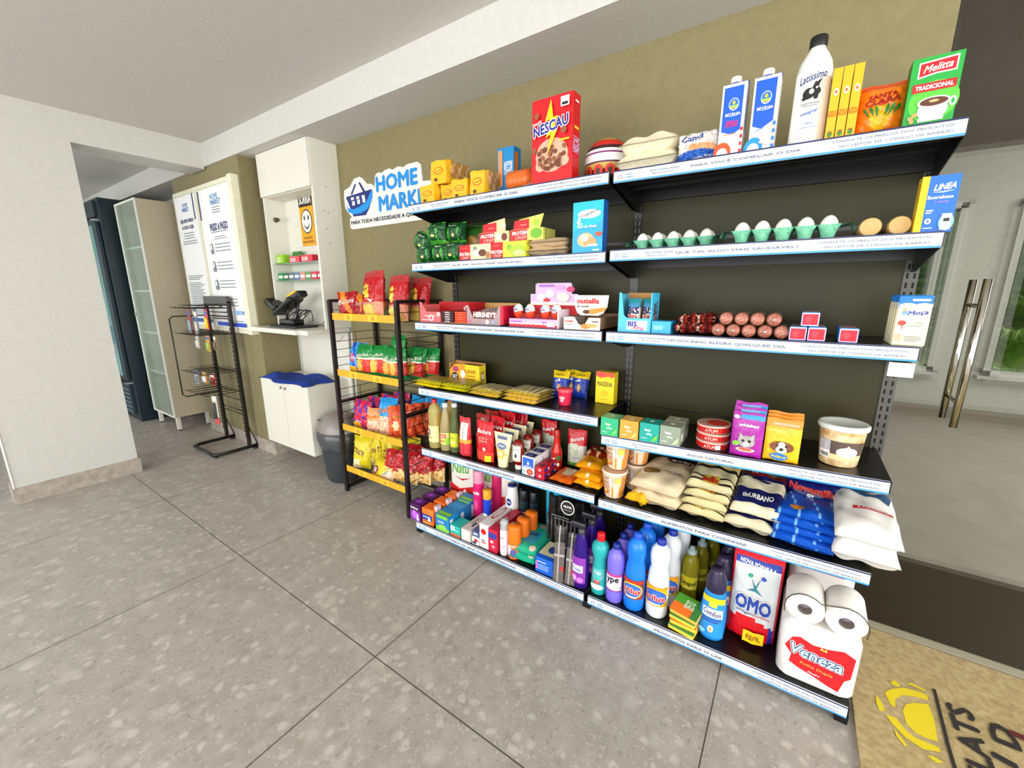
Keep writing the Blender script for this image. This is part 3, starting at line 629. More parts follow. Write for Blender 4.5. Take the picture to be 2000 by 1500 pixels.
for k,(za,zb) in SH.items():
    x0,x1=XR[k[1]]; yf=-.067 if k[0]=='6' else 0; th=.03
    zA,zB=za,zb; V=[]
    mb=MB()
    for (ya,yb,t0,t1,m) in ((yf+.004,.308,-.0015,-.004,BLK_),(yf+.004,yf+.02,-.004,-.036,BLK_),(.29,.308,-.004,-.05 if k[0]!='6' else -.03,BLK_)):
        V=[(x0,ya,za+t1),(x1,ya,zb+t1),(x1,yb,zb+t1),(x0,yb,za+t1),(x0,ya,za+t0),(x1,ya,zb+t0),(x1,yb,zb+t0),(x0,yb,za+t0)]
        mb.add(V,[(0,1,5,4),(1,2,6,5),(2,3,7,6),(3,0,4,7),(4,5,6,7),(3,2,1,0)],m)
    # folded side brackets, tapering towards the front
    if k[0]!='6':
        for xx,zz in ((x0,za),(x1-.003,zb)):
            poly=[(yf+.01,zz-.004),(.308,zz-.004),(.308,zz-.085),(.25,zz-.085),(yf+.01,zz-.034)]
            n=5; V=[(xx,a,b) for a,b in poly]+[(xx+.003,a,b) for a,b in poly]
            mb.add(V,[tuple(range(5)),tuple(range(5,10))[::-1]]+[(i,(i+1)%5,5+(i+1)%5,5+i) for i in range(5)],BLK_)
        for q in (.09,.17): mb.box(x0+.01,q,min(za,zb)-.02,x1-.01,q+.012,min(za,zb)-.004,BLK_)
    sh=G(mb,'shelf')
    mb=MB(); H=.037; a0=x0+.004; a1=x1-.004; Lx=a1-a0
    def zt(x): return za+(zb-za)*(x-x0)/(x1-x0)
    def quad(xa,xb,t0,t1,y,m):
        mb.add([(xa,y,zt(xa)+t1),(xb,y,zt(xb)+t1),(xb,y,zt(xb)+t0),(xa,y,zt(xa)+t0)],[(0,1,2,3)],m)
    for (t0,t1,y0_,y1_,m) in ((.001,-.0375,yf-.0,yf+.004,STRIP),):
        V=[(a0,y0_,zt(a0)+t1),(a1,y0_,zt(a1)+t1),(a1,y1_,zt(a1)+t1),(a0,y1_,zt(a0)+t1),(a0,y0_,zt(a0)+t0),(a1,y0_,zt(a1)+t0),(a1,y1_,zt(a1)+t0),(a0,y1_,zt(a0)+t0)]
        mb.add(V,[(0,1,5,4),(1,2,6,5),(2,3,7,6),(3,0,4,7),(4,5,6,7),(3,2,1,0)],m)
    quad(a0,a1,.001,-.0030,yf-.0006,LIP); quad(a0,a1,-.0325,-.0375,yf-.0006,SBLUE)  # dark top lip, its navy tint is a reflection put into the colour
    ww=lambda a,b,l:(a0+a*Lx,yf-.0008-l*.0003,zt(a0+a*Lx)-.0375+b*.0375)
    s_=[('t','HOME',.062,.58,.022,.13,TB,0,.03),('t','MARKET',.066,.36,.03,.13,TB,0,.03),
        ('p',[(.020,.30),(.020,.52),(.028,.66),(.036,.52),(.036,.30)],TG),('p',[(.023,.34),(.023,.50),(.028,.60),(.033,.50),(.033,.34)],STRIP),
        ('t','SIGA NOSSAS REDES',.20,.60,.11,.13,TG,0,.01),('t','@homemarketbr',.195,.36,.08,.14,TG,0,.01),
        ('t','CONSULTE OS PRE\u00c7OS DOS PRODUTOS',.84,.66,.27,.18,TG,0,.02),('t','NO LEITOR DE C\u00d3DIGO DE BARRAS',.85,.36,.25,.18,TG,0,.02)]
    if PHR[k]: s_.append(('t',PHR[k],.46,.50,min(.40,.0145*len(PHR[k])),.26,mat('#6d737d',.5),0,.005))
    mb.art(ww,s_); G(mb,'price_strip',sh)
# uprights with slots
for xx in (-1.0,0,.853):
    xm=xx; mb=MB().box(xm-.017,.308,.05,xm+.017,.345,1.69 if xx<.5 else 1.64,STEEL if xx>.5 else BLK_)
    for q in range(56):
        z=.09+q*.028
        for dx in (-.008,.008): mb.box(xm+dx-.0025,.3072,z,xm+dx+.0025,.308,z+.016,mat('#060606',.8) if xx>.5 else mat('#55554f',.5))
    G(mb,'upright')
# back panels
for k,(x0,x1) in enumerate(((-.983,-.017),(.017,.836))):
    mb=MB().box(x0,.312,.05,x1,.322,1.50 if k==0 else 1.475,PAN)
    mb.box(x0,.311,.385,x1,.312,.389,BLK_).box(x0,.311,.80,x1,.312,.803,BLK_)
    G(mb,'back_panel')
mb=MB().box(-.983,.310,1.475,.836,.322,1.487,BLK_); G(mb,'cross_rail')
for k,(x0,x1) in enumerate(((-.983,-.017),(.017,.836))):
    G(MB().box(x0,.312,1.487+(.013 if k==0 else 0),x1,.322,1.665,PAN),'back_panel')
# feet
for xx in (-.99,.0,.84):
    mb=MB().box(xx-.016,-.058,.0,xx+.016,.03,.032,BLK_).box(xx-.016,.03,.012,xx+.016,.33,.04,BLK_); G(mb,'foot')
# small white card below the right end of the third shelf
MB().box(.80,.02,1.062,.852,.022,1.100,'#e8e8e4').build('price_card',label='small white card hanging under the right end of the third shelf',cat='card')

# ================================================================= CHIP RACK
RK=mat('#1c1514',.35); ORG=mat('#eda828',.45)
rk=empty('snack_rack',(-1.45,.18,0),'black wire rack with orange shelf strips holding bags of chips','rack')
rx_,ry_=1.45,-.18
def K_(mb,name,parent=None):
    mb.v=[(x+rx_,y+ry_,z) for x,y,z in mb.v]; return mb.build(name,parent=parent or rk)
for x in (-1.745,-1.15):
    for y in (.02,.335): K_(MB().bar((x,y,0.0),(x,y,1.24),.022,.022,RK),'post')
for x in (-1.745,-1.15):
    K_(MB().bar((x,.02,1.235),(x,.335,1.235),.018,.018,RK),'side_rail'); K_(MB().bar((x,.02,.61),(x,.335,.61),.03,.018,RK),'side_rail'); K_(MB().bar((x,.02,.03),(x,.335,.03),.022,.022,RK),'side_rail')
K_(MB().bar((-1.745,.335,.61),(-1.15,.335,.61),.018,.025,RK),'back_rail'); K_(MB().bar((-1.745,.335,1.235),(-1.15,.335,1.235),.018,.018,RK),'back_rail'); K_(MB().bar((-1.745,.335,.03),(-1.15,.335,.03),.018,.018,RK),'back_rail')
LV=[1.128,.788,.438,.157]
for z in LV:
    mb=MB(); 
    for i in range(9):
        x=-1.735+i*.0725; mb.tube([(x,.03,z),(x,.325,z)],.002,RK,5)
    for y in (.03,.13,.23,.325): mb.tube([(-1.735,y,z),(-1.16,y,z)],.0025,RK,5)
    for dz in (.05,.10,.15,.20,.25) if z<1.1 else (.05,.10):
        for x in (-1.745,-1.15): mb.tube([(x,.03,z+dz),(x,.325,z+dz)],.002,RK,5)
        mb.tube([(-1.735,.333,z+dz),(-1.16,.333,z+dz)],.002,RK,5)
    for x in (-1.745,-1.15):
        mb.tube([(x,.18,z),(x,.18,z+(.25 if z<1.1 else .1))],.002,RK,5)
    for x in (-1.55,-1.35): mb.tube([(x,.333,z),(x,.333,z+(.25 if z<1.1 else .1))],.002,RK,5)
    wb=K_(mb,'wire_basket')
    mb=MB().box(-1.715,.010,z-.004,-1.158,.014,z+.036,ORG)
    wv=wf(.557,.04,.010,-1.715,z-.004)
    s_=[]
    for cx in (.28,.68): s_+=[('r',cx-.07,.05,.14,.9,mat('#f2c12c',.45)),('t','elma',cx,.62,.05,.25,mat('#8f5a50',.5)),('t','chips',cx,.32,.055,.25,mat('#8f5a50',.5))]
    mb.art(wv,s_); K_(mb,'shelf_strip',wb)
# bags of chips
def chips(nm,w_,h,t,base,loc,lb,art=(),reg=None,rz=0,rx=-.12,seed=0,grp=None,shape=None,ry=0):
    rq=random.Random(seed*7+1); ry+=rq.uniform(-.10,.10); rx+=rq.uniform(-.10,.03); rz+=rq.uniform(-.12,.12); t*=1.12
    return bag(nm,w_,h,t,base,loc,lb,'bag of chips',grp,art,reg,'pillow',.010,seed,rz,rx,ry,shape=shape,nu=16,nv=20)
W_=mat('#f3ede0',.4)
def doritos(a,b):
    if abs(a-.5+.5*(b-.5))<.13: return '#e8861e'
    return None
for k,(x,y,rz,sd) in enumerate(((-1.715,.04,.55,1),(-1.62,.06,.5,2),(-1.53,.05,.4,3))):
    chips('chips_bag',.135,.155,.05,'#a8141c',(x,y,1.132),('red and orange bag of tortilla chips at the left end of the top rack shelf','red and orange tortilla chip bag, second from the left on the top rack shelf','red tortilla chip bag with an orange stripe, next to the big red bags on top')[k],art=[('t','Doritos',.5,.62,.7,.16,W_,8,.05)],reg=doritos,rz=rz,seed=sd,grp='tortilla chips on the top rack shelf')
def ruff(a,b):
    if (a-.28)**2+((b-.58)*1.2)**2<.035: return '#efc23a'
    if b<.3 and (a+b*1.1)<.9: return '#e9c45c'
    if b<.34: return '#d98a6a'
    if b>.85: return '#b8383a'
    return None
for k,(x,y,rz,ry,hh) in enumerate(((-1.475,.03,.12,-.04,.27),(-1.355,.10,-.1,.02,.26),(-1.265,.04,.25,.03,.245),(-1.245,.17,.2,.05,.24),(-1.45,.20,.0,.0,.26))):
    chips('chips_bag',.165 if k<1 else .125,hh,.06,'#b5151c',(x,y,1.132),('large red chip bag with a yellow blob, frontmost of the big red ones on top','large red chip bag just behind the rack\'s right front post, top shelf','red chip bag second from the right end on the top rack shelf','red chip bag at the right rear end of the top rack shelf','large red chip bag at the back of the top rack shelf')[k],reg=ruff,rz=rz,ry=ry,seed=10+k,grp='large red chip bags on the top rack shelf',art=[('e',.55,.38,.08,.05,mat('#e8e2d2')),('t','Chips',.32,.62,.3,.08,mat('#a8281c'),10,.05)])
def blueb(a,b):
    if (a-.35)**2+((b-.5)*1.1)**2<.03: return '#d63a6a'
    if b<.25 and a<.6: return '#e8b42e'
    return '#2f9fe8' if int(a*4+b*5)%2==0 else None
chips('chips_bag',.125,.195,.06,'#1544b8',(-1.70,.06,.793),'blue chip bag with a pink burst at the left end of the second rack shelf',reg=blueb,seed=20,rx=-.1,art=[('t','Ruffles',.42,.52,.45,.09,mat('#f5f0f0'),5,.05)])
def greenb(a,b):
    if b>.60: return None
    if b<.13: return None
    if (a-.35)**2+((b-.36)*1.1)**2<.05: return '#e7b64a'
    if .12<b<.55 and a>.6: return '#cf2e22'
    return '#dd5a2a' if b<.55 else '#e9e3d2'
gpos=[(-1.585,.05,.10,.19,'in front, next to the blue bag'),(-1.47,.05,.15,.19,'second from the blue bag'),(-1.37,.06,.25,.19,'just left of the right front post'),(-1.40,.14,0,.25,'the tallest one, standing behind the others'),(-1.29,.05,.2,.18,'just right of the right front post'),(-1.25,.13,.15,.19,'near the right rear corner'),(-1.20,.20,.1,.18,'at the right rear corner')]
for k,(x,y,rz,h,lb) in enumerate(gpos):
    chips('chips_bag',.13,h,.06,'#14863a',(x-.02,y,.793),'green chip bag on the second rack shelf, '+lb,reg=greenb,rz=rz,seed=30+k,rx=-.08,grp='green chip bags on the second rack shelf',art=[('t','Cebolitos',.5,.68,.8,.10,W_,6,.04)])
def purp(a,b):
    if b<.24 and a<.55: return '#ecb02c'
    return '#5a2ba0' if int((a+b)*5.3)%2==0 and (int(a*6)+int(b*4))%3 else None
for k,(x,y,rz) in enumerate(((-1.70,.05,.15),(-1.65,.11,.2),(-1.58,.17,.1),(-1.50,.22,.0))):
    chips('chips_bag',.145,.185+.01*k,.06,'#cf1f3e',(x,y,.443),'purple and red chip bag on the third rack shelf, '+('the front one','second from the front','third from the front','the rearmost of its row')[k],reg=purp,rz=rz,seed=50+k,rx=-.1,grp='purple and red chip bags on the third rack shelf',art=[('t','FANDANGOS',.5,.30,.4,.06,W_,0,.05)])
def chee(a,b):
    if b<.48 and a<.72: return '#e9a184' if (int(a*9)+int(b*9))%2 else '#efd9b8'
    return None
for k,(x,y,rz) in enumerate(((-1.545,.04,.25),(-1.445,.05,.2),(-1.36,.21,.0),(-1.21,.21,.3))):
    chips('chips_bag',.135,.225 if k else .15,.06,'#1f97d8' if k else '#e6a06c',(x,y,.443),('orange and cream corn puff bag leaning between the purple and the blue bags','blue corn puff bag with orange lettering on the third rack shelf','blue corn puff bag standing at the back of the third rack shelf','blue-topped corn puff bag at the right rear corner of the third rack shelf')[k],reg=chee,rz=rz,seed=60+k,rx=-.1,grp=None,art=[('t','Cheetos',.45,.68,.8,.15,mat('#f08a1e'),10,.05)])
def orb(a,b):
    if a<.25: return '#dd6a3a'
    return '#efd2a0' if (a-.5)**2+(b-.4)**2<.03 else ('#c93a1c' if int(a*5+b*3)%2 else None)
for k in range(6):
    chips('chips_bag',.12,.19,.05,'#dd5a22',(-1.335+k*.028,.04+k*.045,.443),'orange corn chip bag at the right of the third rack shelf, '+('the front one','second from the front','third from the front','fourth from the front','second from the back','the rearmost')[k],reg=orb,rz=.35,seed=70+k,rx=-.05,grp='orange chip bags on the third rack shelf',art=[('t','Lays',.6,.7,.4,.1,mat('#f0d23a'),5,.05)])
YB='#d8c51a'
def yel(a,b):
    if b<.28 and a<.5: return '#efe6b0'
    return None
for k,(x,y,rz,lb) in enumerate(((-1.715,.035,.35,'at the left end, front'),(-1.64,.08,.7,'second from the left'),(-1.57,.13,.9,'third from the left'),(-1.50,.12,.6,'fourth from the left'),(-1.66,.18,.3,'at the back left corner'),(-1.42,.20,.2,'at the back, under the strip'))):
    chips('chips_bag',.135,.215,.055,YB,(x,y,.162),'yellow snack bag on the lowest rack shelf, '+lb,reg=yel,rz=rz,seed=80+k,rx=-.12,grp='yellow snack bags on the lowest rack shelf',art=[('t','STIKSY',.42,.52,.6,.15,mat('#7a1f5a'),-12,.05)])
bag('chips_bag',.15,.13,.05,YB,(-1.52,.025,.163),'yellow snack bag with a white badge lying low in front on the lowest rack shelf','bag of chips',art=[('e',.3,.4,.18,.2,mat('#8a2a3a')),('t','OK',.3,.4,.2,.2,W_,0,.05)],rx=-.5,seed=90,nu=16,nv=20)
def redb(a,b):
    if b<.40+.06*math.sin(a*7): return '#e8c98a' if math.sin(a*19+2*b)*math.sin(b*23-a*5)<.3 else '#d9953a'
    return '#dca090' if math.sin(a*23+b*11+1.3*math.sin(b*17))*math.sin(b*31-a*9+2*math.sin(a*13))>.78 else ('#8f1018' if math.sin(a*13-b*7)>.8 else None)
for k,(x,y,rz,h) in enumerate(((-1.41,.04,.2,.19),(-1.32,.06,.25,.19),(-1.25,.10,.3,.19),(-1.20,.16,.3,.19),(-1.36,.15,.1,.20))):
    chips('chips_bag',.15,h,.06,'#b8161f',(x,y,.162),'red speckled snack bag on the lowest rack shelf, '+('the front one','second, behind the right front post','third from the left','at the right rear corner','at the back')[k],reg=redb,rz=rz,seed=95+k,rx=-.2,grp='red snack bags on the lowest rack shelf',art=[])
bag('chips_bag',.13,.12,.05,'#d9b98f',(-1.45,.02,.163),'small cream and blue snack bag lying in front of the red ones, lowest rack shelf','bag of chips',art=[('e',.35,.5,.2,.18,mat('#7fa8d8')),('e',.75,.45,.15,.2,mat('#e8cfc0'))],rx=-.7,seed=99,nu=16,nv=20)
PO5=('at the bottom','second from the bottom','the middle one','second from the top','on top')
# ================================================================= GOODS ON THE SHELVES
WH=mat('#f1efe9',.4); RED=mat('#c8141e',.4); DRED=mat('#8a1018',.4); BLU=mat('#1d50c8',.4); NAVY=mat('#141c5a',.4); YEL_=mat('#f0c81e',.4); GRN=mat('#2f8a2f',.4); ORN=mat('#ef7d1a',.4); BLK2=mat('#1a1a1c',.4); GREY=mat('#8a8d90',.4); BROWN=mat('#5a2f1a',.5); CREAM=mat('#ecdcb8',.5); PINK=mat('#e0307a',.4); TEAL=mat('#1fae9c',.4); LGR=mat('#8fc63a',.4); TAN=mat('#c99a5e',.5); PURP=mat('#6a1f8a',.4)
def bottle(name,prof,m,loc,label,cat='bottle',group=None,cap=None,lab=None,rz=0,sq=1.0,seg=24,extra=None):
    mb=MB().lathe(prof,m,seg,sq=sq); o=mb.build(name,loc=loc,rz=rz,label=label,cat=cat,group=group)
    if cap: MB().lathe(cap[0],cap[1],18).build('cap',parent=o)
    if lab:
        r,z0,h,span,base,art=lab[:6]; r1=lab[6] if len(lab)>6 else r
        mb=MB(); f=wc(r+.0008,z0,h,span,sq=sq,r1=r1+.0008); n=20
        mb.add([f(i/n,j/3,0) for j in range(4) for i in range(n+1)],[(j*(n+1)+i,j*(n+1)+i+1,(j+1)*(n+1)+i+1,(j+1)*(n+1)+i) for j in range(3) for i in range(n)],base,True)
        mb.art(f,art); mb.build('label',parent=o)
    if extra: extra(o)
    return o
# ---------- top shelf, left bay
z=1.686
def loaf(nm,x,y,z,w_,d_,h,lb,seed,c='#f0b41e',rz=0):
    mb=MB(); r=random.Random(seed); n=10; V=[];ny=12
    for j in range(ny+1):
        t=j/ny; yy=d_*t; k=1 if .06<t<.9 else (.95 if t<=.06 else .8)
        for i in range(4*n):
            s_,q=divmod(i,n); u=q/n
            px,pz=((u,0),(1,u),(1-u,1),(0,1-u))[s_]; px=(px-.5)*k+.5; pz=pz*(k*.5+.5)
            rr=.0028*math.sin(j*1.7+i*.6+seed); V.append((w_*px+rr*(px-.5)*2,yy,max(0,h*pz+rr*(pz>.1))))
    m1=mat(c,.3,bump=.35); m2=mat('#b98748',.35,bump=.4); m3=mat('#d9b27a',.3,bump=.4)
    F=[];ml=[]
    for j in range(ny):
        for i in range(4*n):
            F.append((j*4*n+i,j*4*n+(i+1)%(4*n),(j+1)*4*n+(i+1)%(4*n),(j+1)*4*n+i)); ml.append(m1 if j<2 or j>10 or i in range(n+1,n+3) else (m3 if (j*2+i//3)%3==0 else m2))
    mb.add(V,F,ml,True); mb.add(V[:4*n],[tuple(range(4*n))[::-1]],m1); mb.add(V[-4*n:],[tuple(range(4*n))],m1)
    mb.art(wf(w_*.86,h*.9,-.0005,w_*.07),[('e',.5,.62,.36,.16,mat('#d8501a',.4)),('e',.5,.62,.31,.12,mat('#f0c22a',.4)),('t','Visconti',.5,.62,.5,.1,mat('#b8301a',.4),8,.03),('r',.2,.15,.22,.14,BROWN)])
    return mb.build(nm,loc=(x,y,z),rz=rz,label=lb,cat='bread',group='yellow bagged loaves on the top left shelf')
loaf('bread_loaf',-.955,.035,z,.095,.20,.082,'yellow bagged loaf at the left end of the top shelf, bottom layer',1)
loaf('bread_loaf',-.855,.07,z,.085,.20,.080,'yellow bagged loaf second from the left on the top shelf, bottom layer',2)
loaf('bread_loaf',-.76,.04,z,.09,.19,.082,'yellow bagged loaf third from the left on the top shelf',3)
loaf('bread_loaf',-.655,.04,z,.082,.17,.102,'yellow bagged loaf nearest the blue biscuit box on the top shelf',4)
loaf('bread_loaf',-.905,.06,z+.084,.098,.20,.100,'yellow bagged loaf lying on top of the other loaves',5)
carton('biscuit_box',.085,.055,.205,'#1787c6',(-.585,.15,z),'tall blue biscuit box standing on the top shelf',front=[('r',.05,.25,.25,.7,mat('#e8955a')),('r',.3,.02,.04,.96,mat('#135f9a')),('t','VISCONTI',.66,.60,.62,.22,WH,-90,.04,0,None,.42)],right=[('r',.1,.3,.5,.6,ORN)])
for k,(x,y,rz) in enumerate(((-.485,.04,.0),(-.42,.17,.0))):
    mb=MB(); n=24; V=[];sd=k
    for j in range(9):
        t=j/8; rr=.040*(1 if .12<t<.88 else (.25 if t in (0,1) else .8))
        for i in range(n):
            q=2*PI*i/n; V.append((.13*t,.042+rr*math.cos(q),.042+rr*math.sin(q)+.002*math.sin(i*3+j)))
    F=[];ml=[]
    for j in range(8):
        for i in range(n): F.append((j*n+i,j*n+(i+1)%n,(j+1)*n+(i+1)%n,(j+1)*n+i)); ml.append(mat('#e06a28',.3,bump=.3) if (i<15) else mat('#e9c9a4',.35))
    mb.add(V,F,ml,True); mb.build('rusk_packet',loc=(x,y,z),label=('orange rusk packet lying in front beside the red cereal box','orange rusk packet lying behind the front one, by the red cereal box')[k],cat='packet',group='orange rusk packets')
# cereal box
CH=mat('#6d3a22',.5); CH2=mat('#8f5634',.5); LIL=mat('#ece6ff',.4)
fr_=[('e',.5,.33,.40,.20,mat('#d9aa8f',.5)),('e',.22,.22,.12,.07,mat('#d9aa8f',.5)),('e',.80,.24,.13,.06,mat('#d9aa8f',.5))]
rr=random.Random(3)
for k in range(34):
    a=rr.uniform(0,6.28); q=rr.uniform(0,1)**.5; fr_.append(('e',.5+.33*q*math.cos(a),.31+.15*q*math.sin(a),.05,.028,CH if k%2 else CH2))
fr_+=[('p',[(.50,.96),(.36,.72),(.47,.735),(.38,.53),(.50,.56),(.42,.33),(.66,.60),(.55,.585),(.66,.76),(.56,.75)],YEL_),
 ('t','Nestl\u00e9',.16,.72,.22,.035,WH,8,.03),('t','NESCAU',.50,.655,.86,.115,WH,9,.16,.1,None,.62),('t','NESCAU',.50,.655,.86,.115,mat('#2a2a8c'),9,.06,.1,None,.62),
 ('e',.16,.80,.06,.035,CH2),('e',.82,.58,.07,.04,CH2),('r',.74,.84,.20,.11,WH),('r',.77,.855,.14,.03,BLK2),('e',.10,.40,.05,.03,CH2),('e',.84,.40,.05,.03,CH2),('r',.72,.46,.24,.02,YEL_)]
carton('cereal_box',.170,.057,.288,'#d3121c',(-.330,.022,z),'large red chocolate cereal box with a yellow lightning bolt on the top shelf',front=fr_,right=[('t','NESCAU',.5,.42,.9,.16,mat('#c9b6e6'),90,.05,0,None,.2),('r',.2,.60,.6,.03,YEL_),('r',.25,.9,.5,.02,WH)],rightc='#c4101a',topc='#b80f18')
# round patterned tin
prof=[(.03,0),(.062,.012,mat('#8f1a14')),(.078,.04,mat('#c3a24a')),(.083,.060,mat('#5a1f4a')),(.0835,.066,WH),(.083,.092,mat('#7a2a6a')),(.082,.098,WH),(.079,.108,mat('#3a1a20')),(.074,.120,mat('#c8281c')),(.055,.142,mat('#b89a3a')),(.035,.153,mat('#c8321c')),(.001,.158)]
mb=MB().lathe(prof,RED,32)
for k in range(12):
    a=2*PI*k/12; f=wc(.082,.012,.045,.5,a0=a,r1=.084); mb.art(f,[('e',.5,.45,.42,.5,mat('#d02a1a')),('e',.5,.45,.2,.25,mat('#4a2a10'))],start=2)
mb.build('round_tin',loc=(-.088,.175,z),label='round red and gold patterned tin with a white band on the top shelf',cat='tin')
# ---------- top shelf, right bay
zs=S('1R',.08)
for k in range(2):
    bag('flour_bag',.20-.01*k,.20,.062,'#e3dcb8' if 0 else mat('#e9dfc0',.5,bump=.3),(-.008+.012*k,.05,zs+.052*k),('cream flour bag lying on the top shelf, lower of two','cream flour bag lying on the top shelf, upper of two')[k],'bag','cream flour bags',lay=True,seed=100+k,wr_=.006,rz=.05*k)
bag('sugar_packet',.125,.095,.09,'#d9d4cc',(.195,.05,S('1R',.25)),'white and blue sugar packet with a slanted blue wordmark on the top shelf','packet',reg=lambda a,b:'#1653b0' if b<.30+.14*math.sin(a*3.1) else ('#e9a06a' if b<.46+.16*math.sin(a*3.1) and a>.3 else None),art=[('t','Camil',.38,.78,.5,.16,mat('#27459a'),4,.04),('t','extra fino',.65,.18,.4,.08,WH,6,.02)],seed=103,wr_=.007,kind='brick')
def milk(x,zero,lb):
    acc='#e8501e' if zero else '#1f8fe0'; az='#c8202a' if zero else '#1a78c8'
    f=[('r',.0,.0,1,.36,mat('#e9e6e2')),('p',[(.08,.36),(.08,.96),(.88,.96),(.88,.36),(.55,.30)],mat('#0f56d0')),('e',.20,.05,.38,.16,mat(acc)),('e',.20,.03,.25,.10,mat('#e9e6e2')),
       ('e',.52,.72,.21,.085,WH),('e',.52,.722,.185,.073,mat('#2f6fd0')),('r',.36,.685,.32,.022,LGR),('r',.39,.665,.26,.018,YEL_),('e',.52,.74,.06,.025,YEL_),
       ('t','BET\u00c2NIA',.52,.585,.62,.048,WH,0,.05),('r',.38,.55,.3,.008,mat('#9ac0f0'))]
    if zero: f+=[('t','ZERO',.50,.465,.50,.05,mat('#e0287a'),0,.07),('t','LACTOSE',.50,.42,.5,.035,mat('#e0287a'),0,.04),('r',.2,.30,.55,.012,mat('#e09060'))]
    else: f+=[('p',[(.9,.40),(.3,.28),(.55,.22),(.4,.12),(.95,.05)],mat('#c3c1c0')),('t','INTEGRAL',.35,.30,.4,.02,mat('#2f8fd8'),6,.02)]
    for q in range(4): f.append(('r',.90,.03+q*.10,.10,.05,mat(az)))
    o=carton('milk_carton',.063,.063,.192,'#eeece6',(x,.028,S('1R',x)),lb,'carton','milk cartons',front=f,leftc='#e4e3e0',rightc='#e4e3e0',left=[('p',[(.1,.4),(.1,.95),(.9,.95),(.9,.4)],mat('#0f4fc0'))],sides='#e6e4e0')
    MB().add([(0,.0,.192),(.063,0,.192),(.063,.063,.192),(0,.063,.192),(0,.030,.205),(.063,.030,.205)],[(0,1,5,4),(2,3,4,5),(1,2,5),(3,0,4)],mat('#1653c4',.4)).build('gable_top',parent=o)
    MB().lathe([(.014,0),(.0145,.012),(.013,.015)],WH,20).build('cap',parent=o,loc=(.030,.018,.198))
milk(.322,True,'blue and white milk carton with pink ZERO lettering and an orange arc'); milk(.403,False,'blue and white milk carton with a light blue arc and milk splash')
MW=mat('#e6e8e2',.3)
def cow(o): pass
bottle('milk_bottle',[(.040,0),(.043,.008),(.0425,.06),(.0415,.14),(.042,.19),(.037,.215),(.026,.237),(.0185,.248),(.018,.258)],MW,(.540,.085,S('1R',.54)),'white milk bottle with a black cap and a black cow drawing',
 cap=([(.0195,.252),(.0205,.256),(.0205,.276),(.019,.279)],BLK2),
 lab=(.0425,.005,.185,2.4,mat('#eceee8',.35),[('t','Latissimo',.5,.90,.62,.10,mat('#2a3a7a'),6,.01,.2),('e',.44,.68,.13,.075,BLK2),('e',.60,.70,.10,.055,BLK2),('p',[(.50,.74),(.56,.83),(.66,.80),(.62,.72)],BLK2),('p',[(.60,.82),(.70,.86),(.66,.80)],BLK2),('e',.50,.70,.05,.035,MW),('e',.36,.62,.05,.025,BLK2),('e',.60,.63,.05,.04,BLK2),('e',.60,.74,.025,.015,MW),('r',.3,.54,.4,.012,GREY),('r',.35,.51,.3,.010,GREY),('t','integral',.5,.42,.34,.06,mat('#2a5ab8'),8,.01,.2),('t','1 litro',.5,.28,.18,.03,mat('#2a5ab8')),('r',.34,.22,.34,.010,mat('#8fa8d0'))],.0415))
for k in range(3):
    carton('herb_box',.0195,.14,.172,'#f0ae14',(.5835+k*.0215,.028,S('1R',.6)),('tall narrow yellow box beside the white milk bottle','tall narrow yellow box, the middle one of three','tall narrow yellow box next to the orange coffee bag')[k],group='narrow yellow boxes on the top shelf',
      front=[('e',.55,.68,.28,.05,mat('#f6e6d8')),('e',.55,.68,.14,.025,mat('#e0601a')),('t','NESTUM',.5,.38,.72,.10,mat('#b86a10'),90,.03,0,None,.11),('e',.5,.10,.26,.045,GRN),('e',.5,.12,.1,.02,RED)])
bag('coffee_bag',.105,.128,.06,'#ee7a12',(.642,.05,S('1R',.69)),'orange coffee bag with green leaves and dark red lettering','bag',reg=lambda a,b:'#f0b81a' if (a-.5)**2*1.3+(b-.38)**2<.06 else ('#d9541a' if b<.15 or b>.9 else None),seed=105,wr_=.003,
  art=[('t','SANTA',.50,.74,.55,.085,mat('#a82014'),3,.07),('t','CLARA',.50,.635,.66,.09,mat('#a82014'),3,.07)]+[('p',[(.5+dx*.9,.34),(.5+dx*1.5-.03,.50),(.5+dx*1.65+.0,.57),(.5+dx*1.5+.045,.48)],mat('#1f7a2a')) for dx in (-.22,-.14,-.07,.07,.14,.22)]+[('e',.5,.57,.08,.025,mat('#c0281a'))])
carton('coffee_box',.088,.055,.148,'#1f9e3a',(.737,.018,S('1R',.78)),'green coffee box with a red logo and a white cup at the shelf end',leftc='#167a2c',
  front=[('e',.55,.35,.5,.30,mat('#56bf3a')),('p',[(.14,.70),(.14,.93),(.90,.96),(.90,.74),(.5,.74)],WH),('p',[(.17,.725),(.17,.91),(.87,.935),(.87,.76),(.5,.76)],RED),('t','Melitta',.52,.835,.56,.10,WH,3,.03,.35),
   ('r',.08,.50,.86,.125,RED),('t','TRADICIONAL',.51,.562,.74,.062,WH,0,.06),
   ('e',.56,.22,.30,.16,WH),('r',.30,.06,.5,.05,WH),('e',.56,.33,.33,.085,WH),('e',.56,.335,.28,.062,BROWN),('e',.56,.345,.10,.02,mat('#c9a878')),('e',.93,.30,.07,.07,WH),('e',.93,.30,.035,.04,mat('#1f9e3a')),
   ('e',.14,.13,.06,.03,TAN),('e',.22,.17,.06,.03,TAN),('e',.17,.08,.05,.03,TAN)])
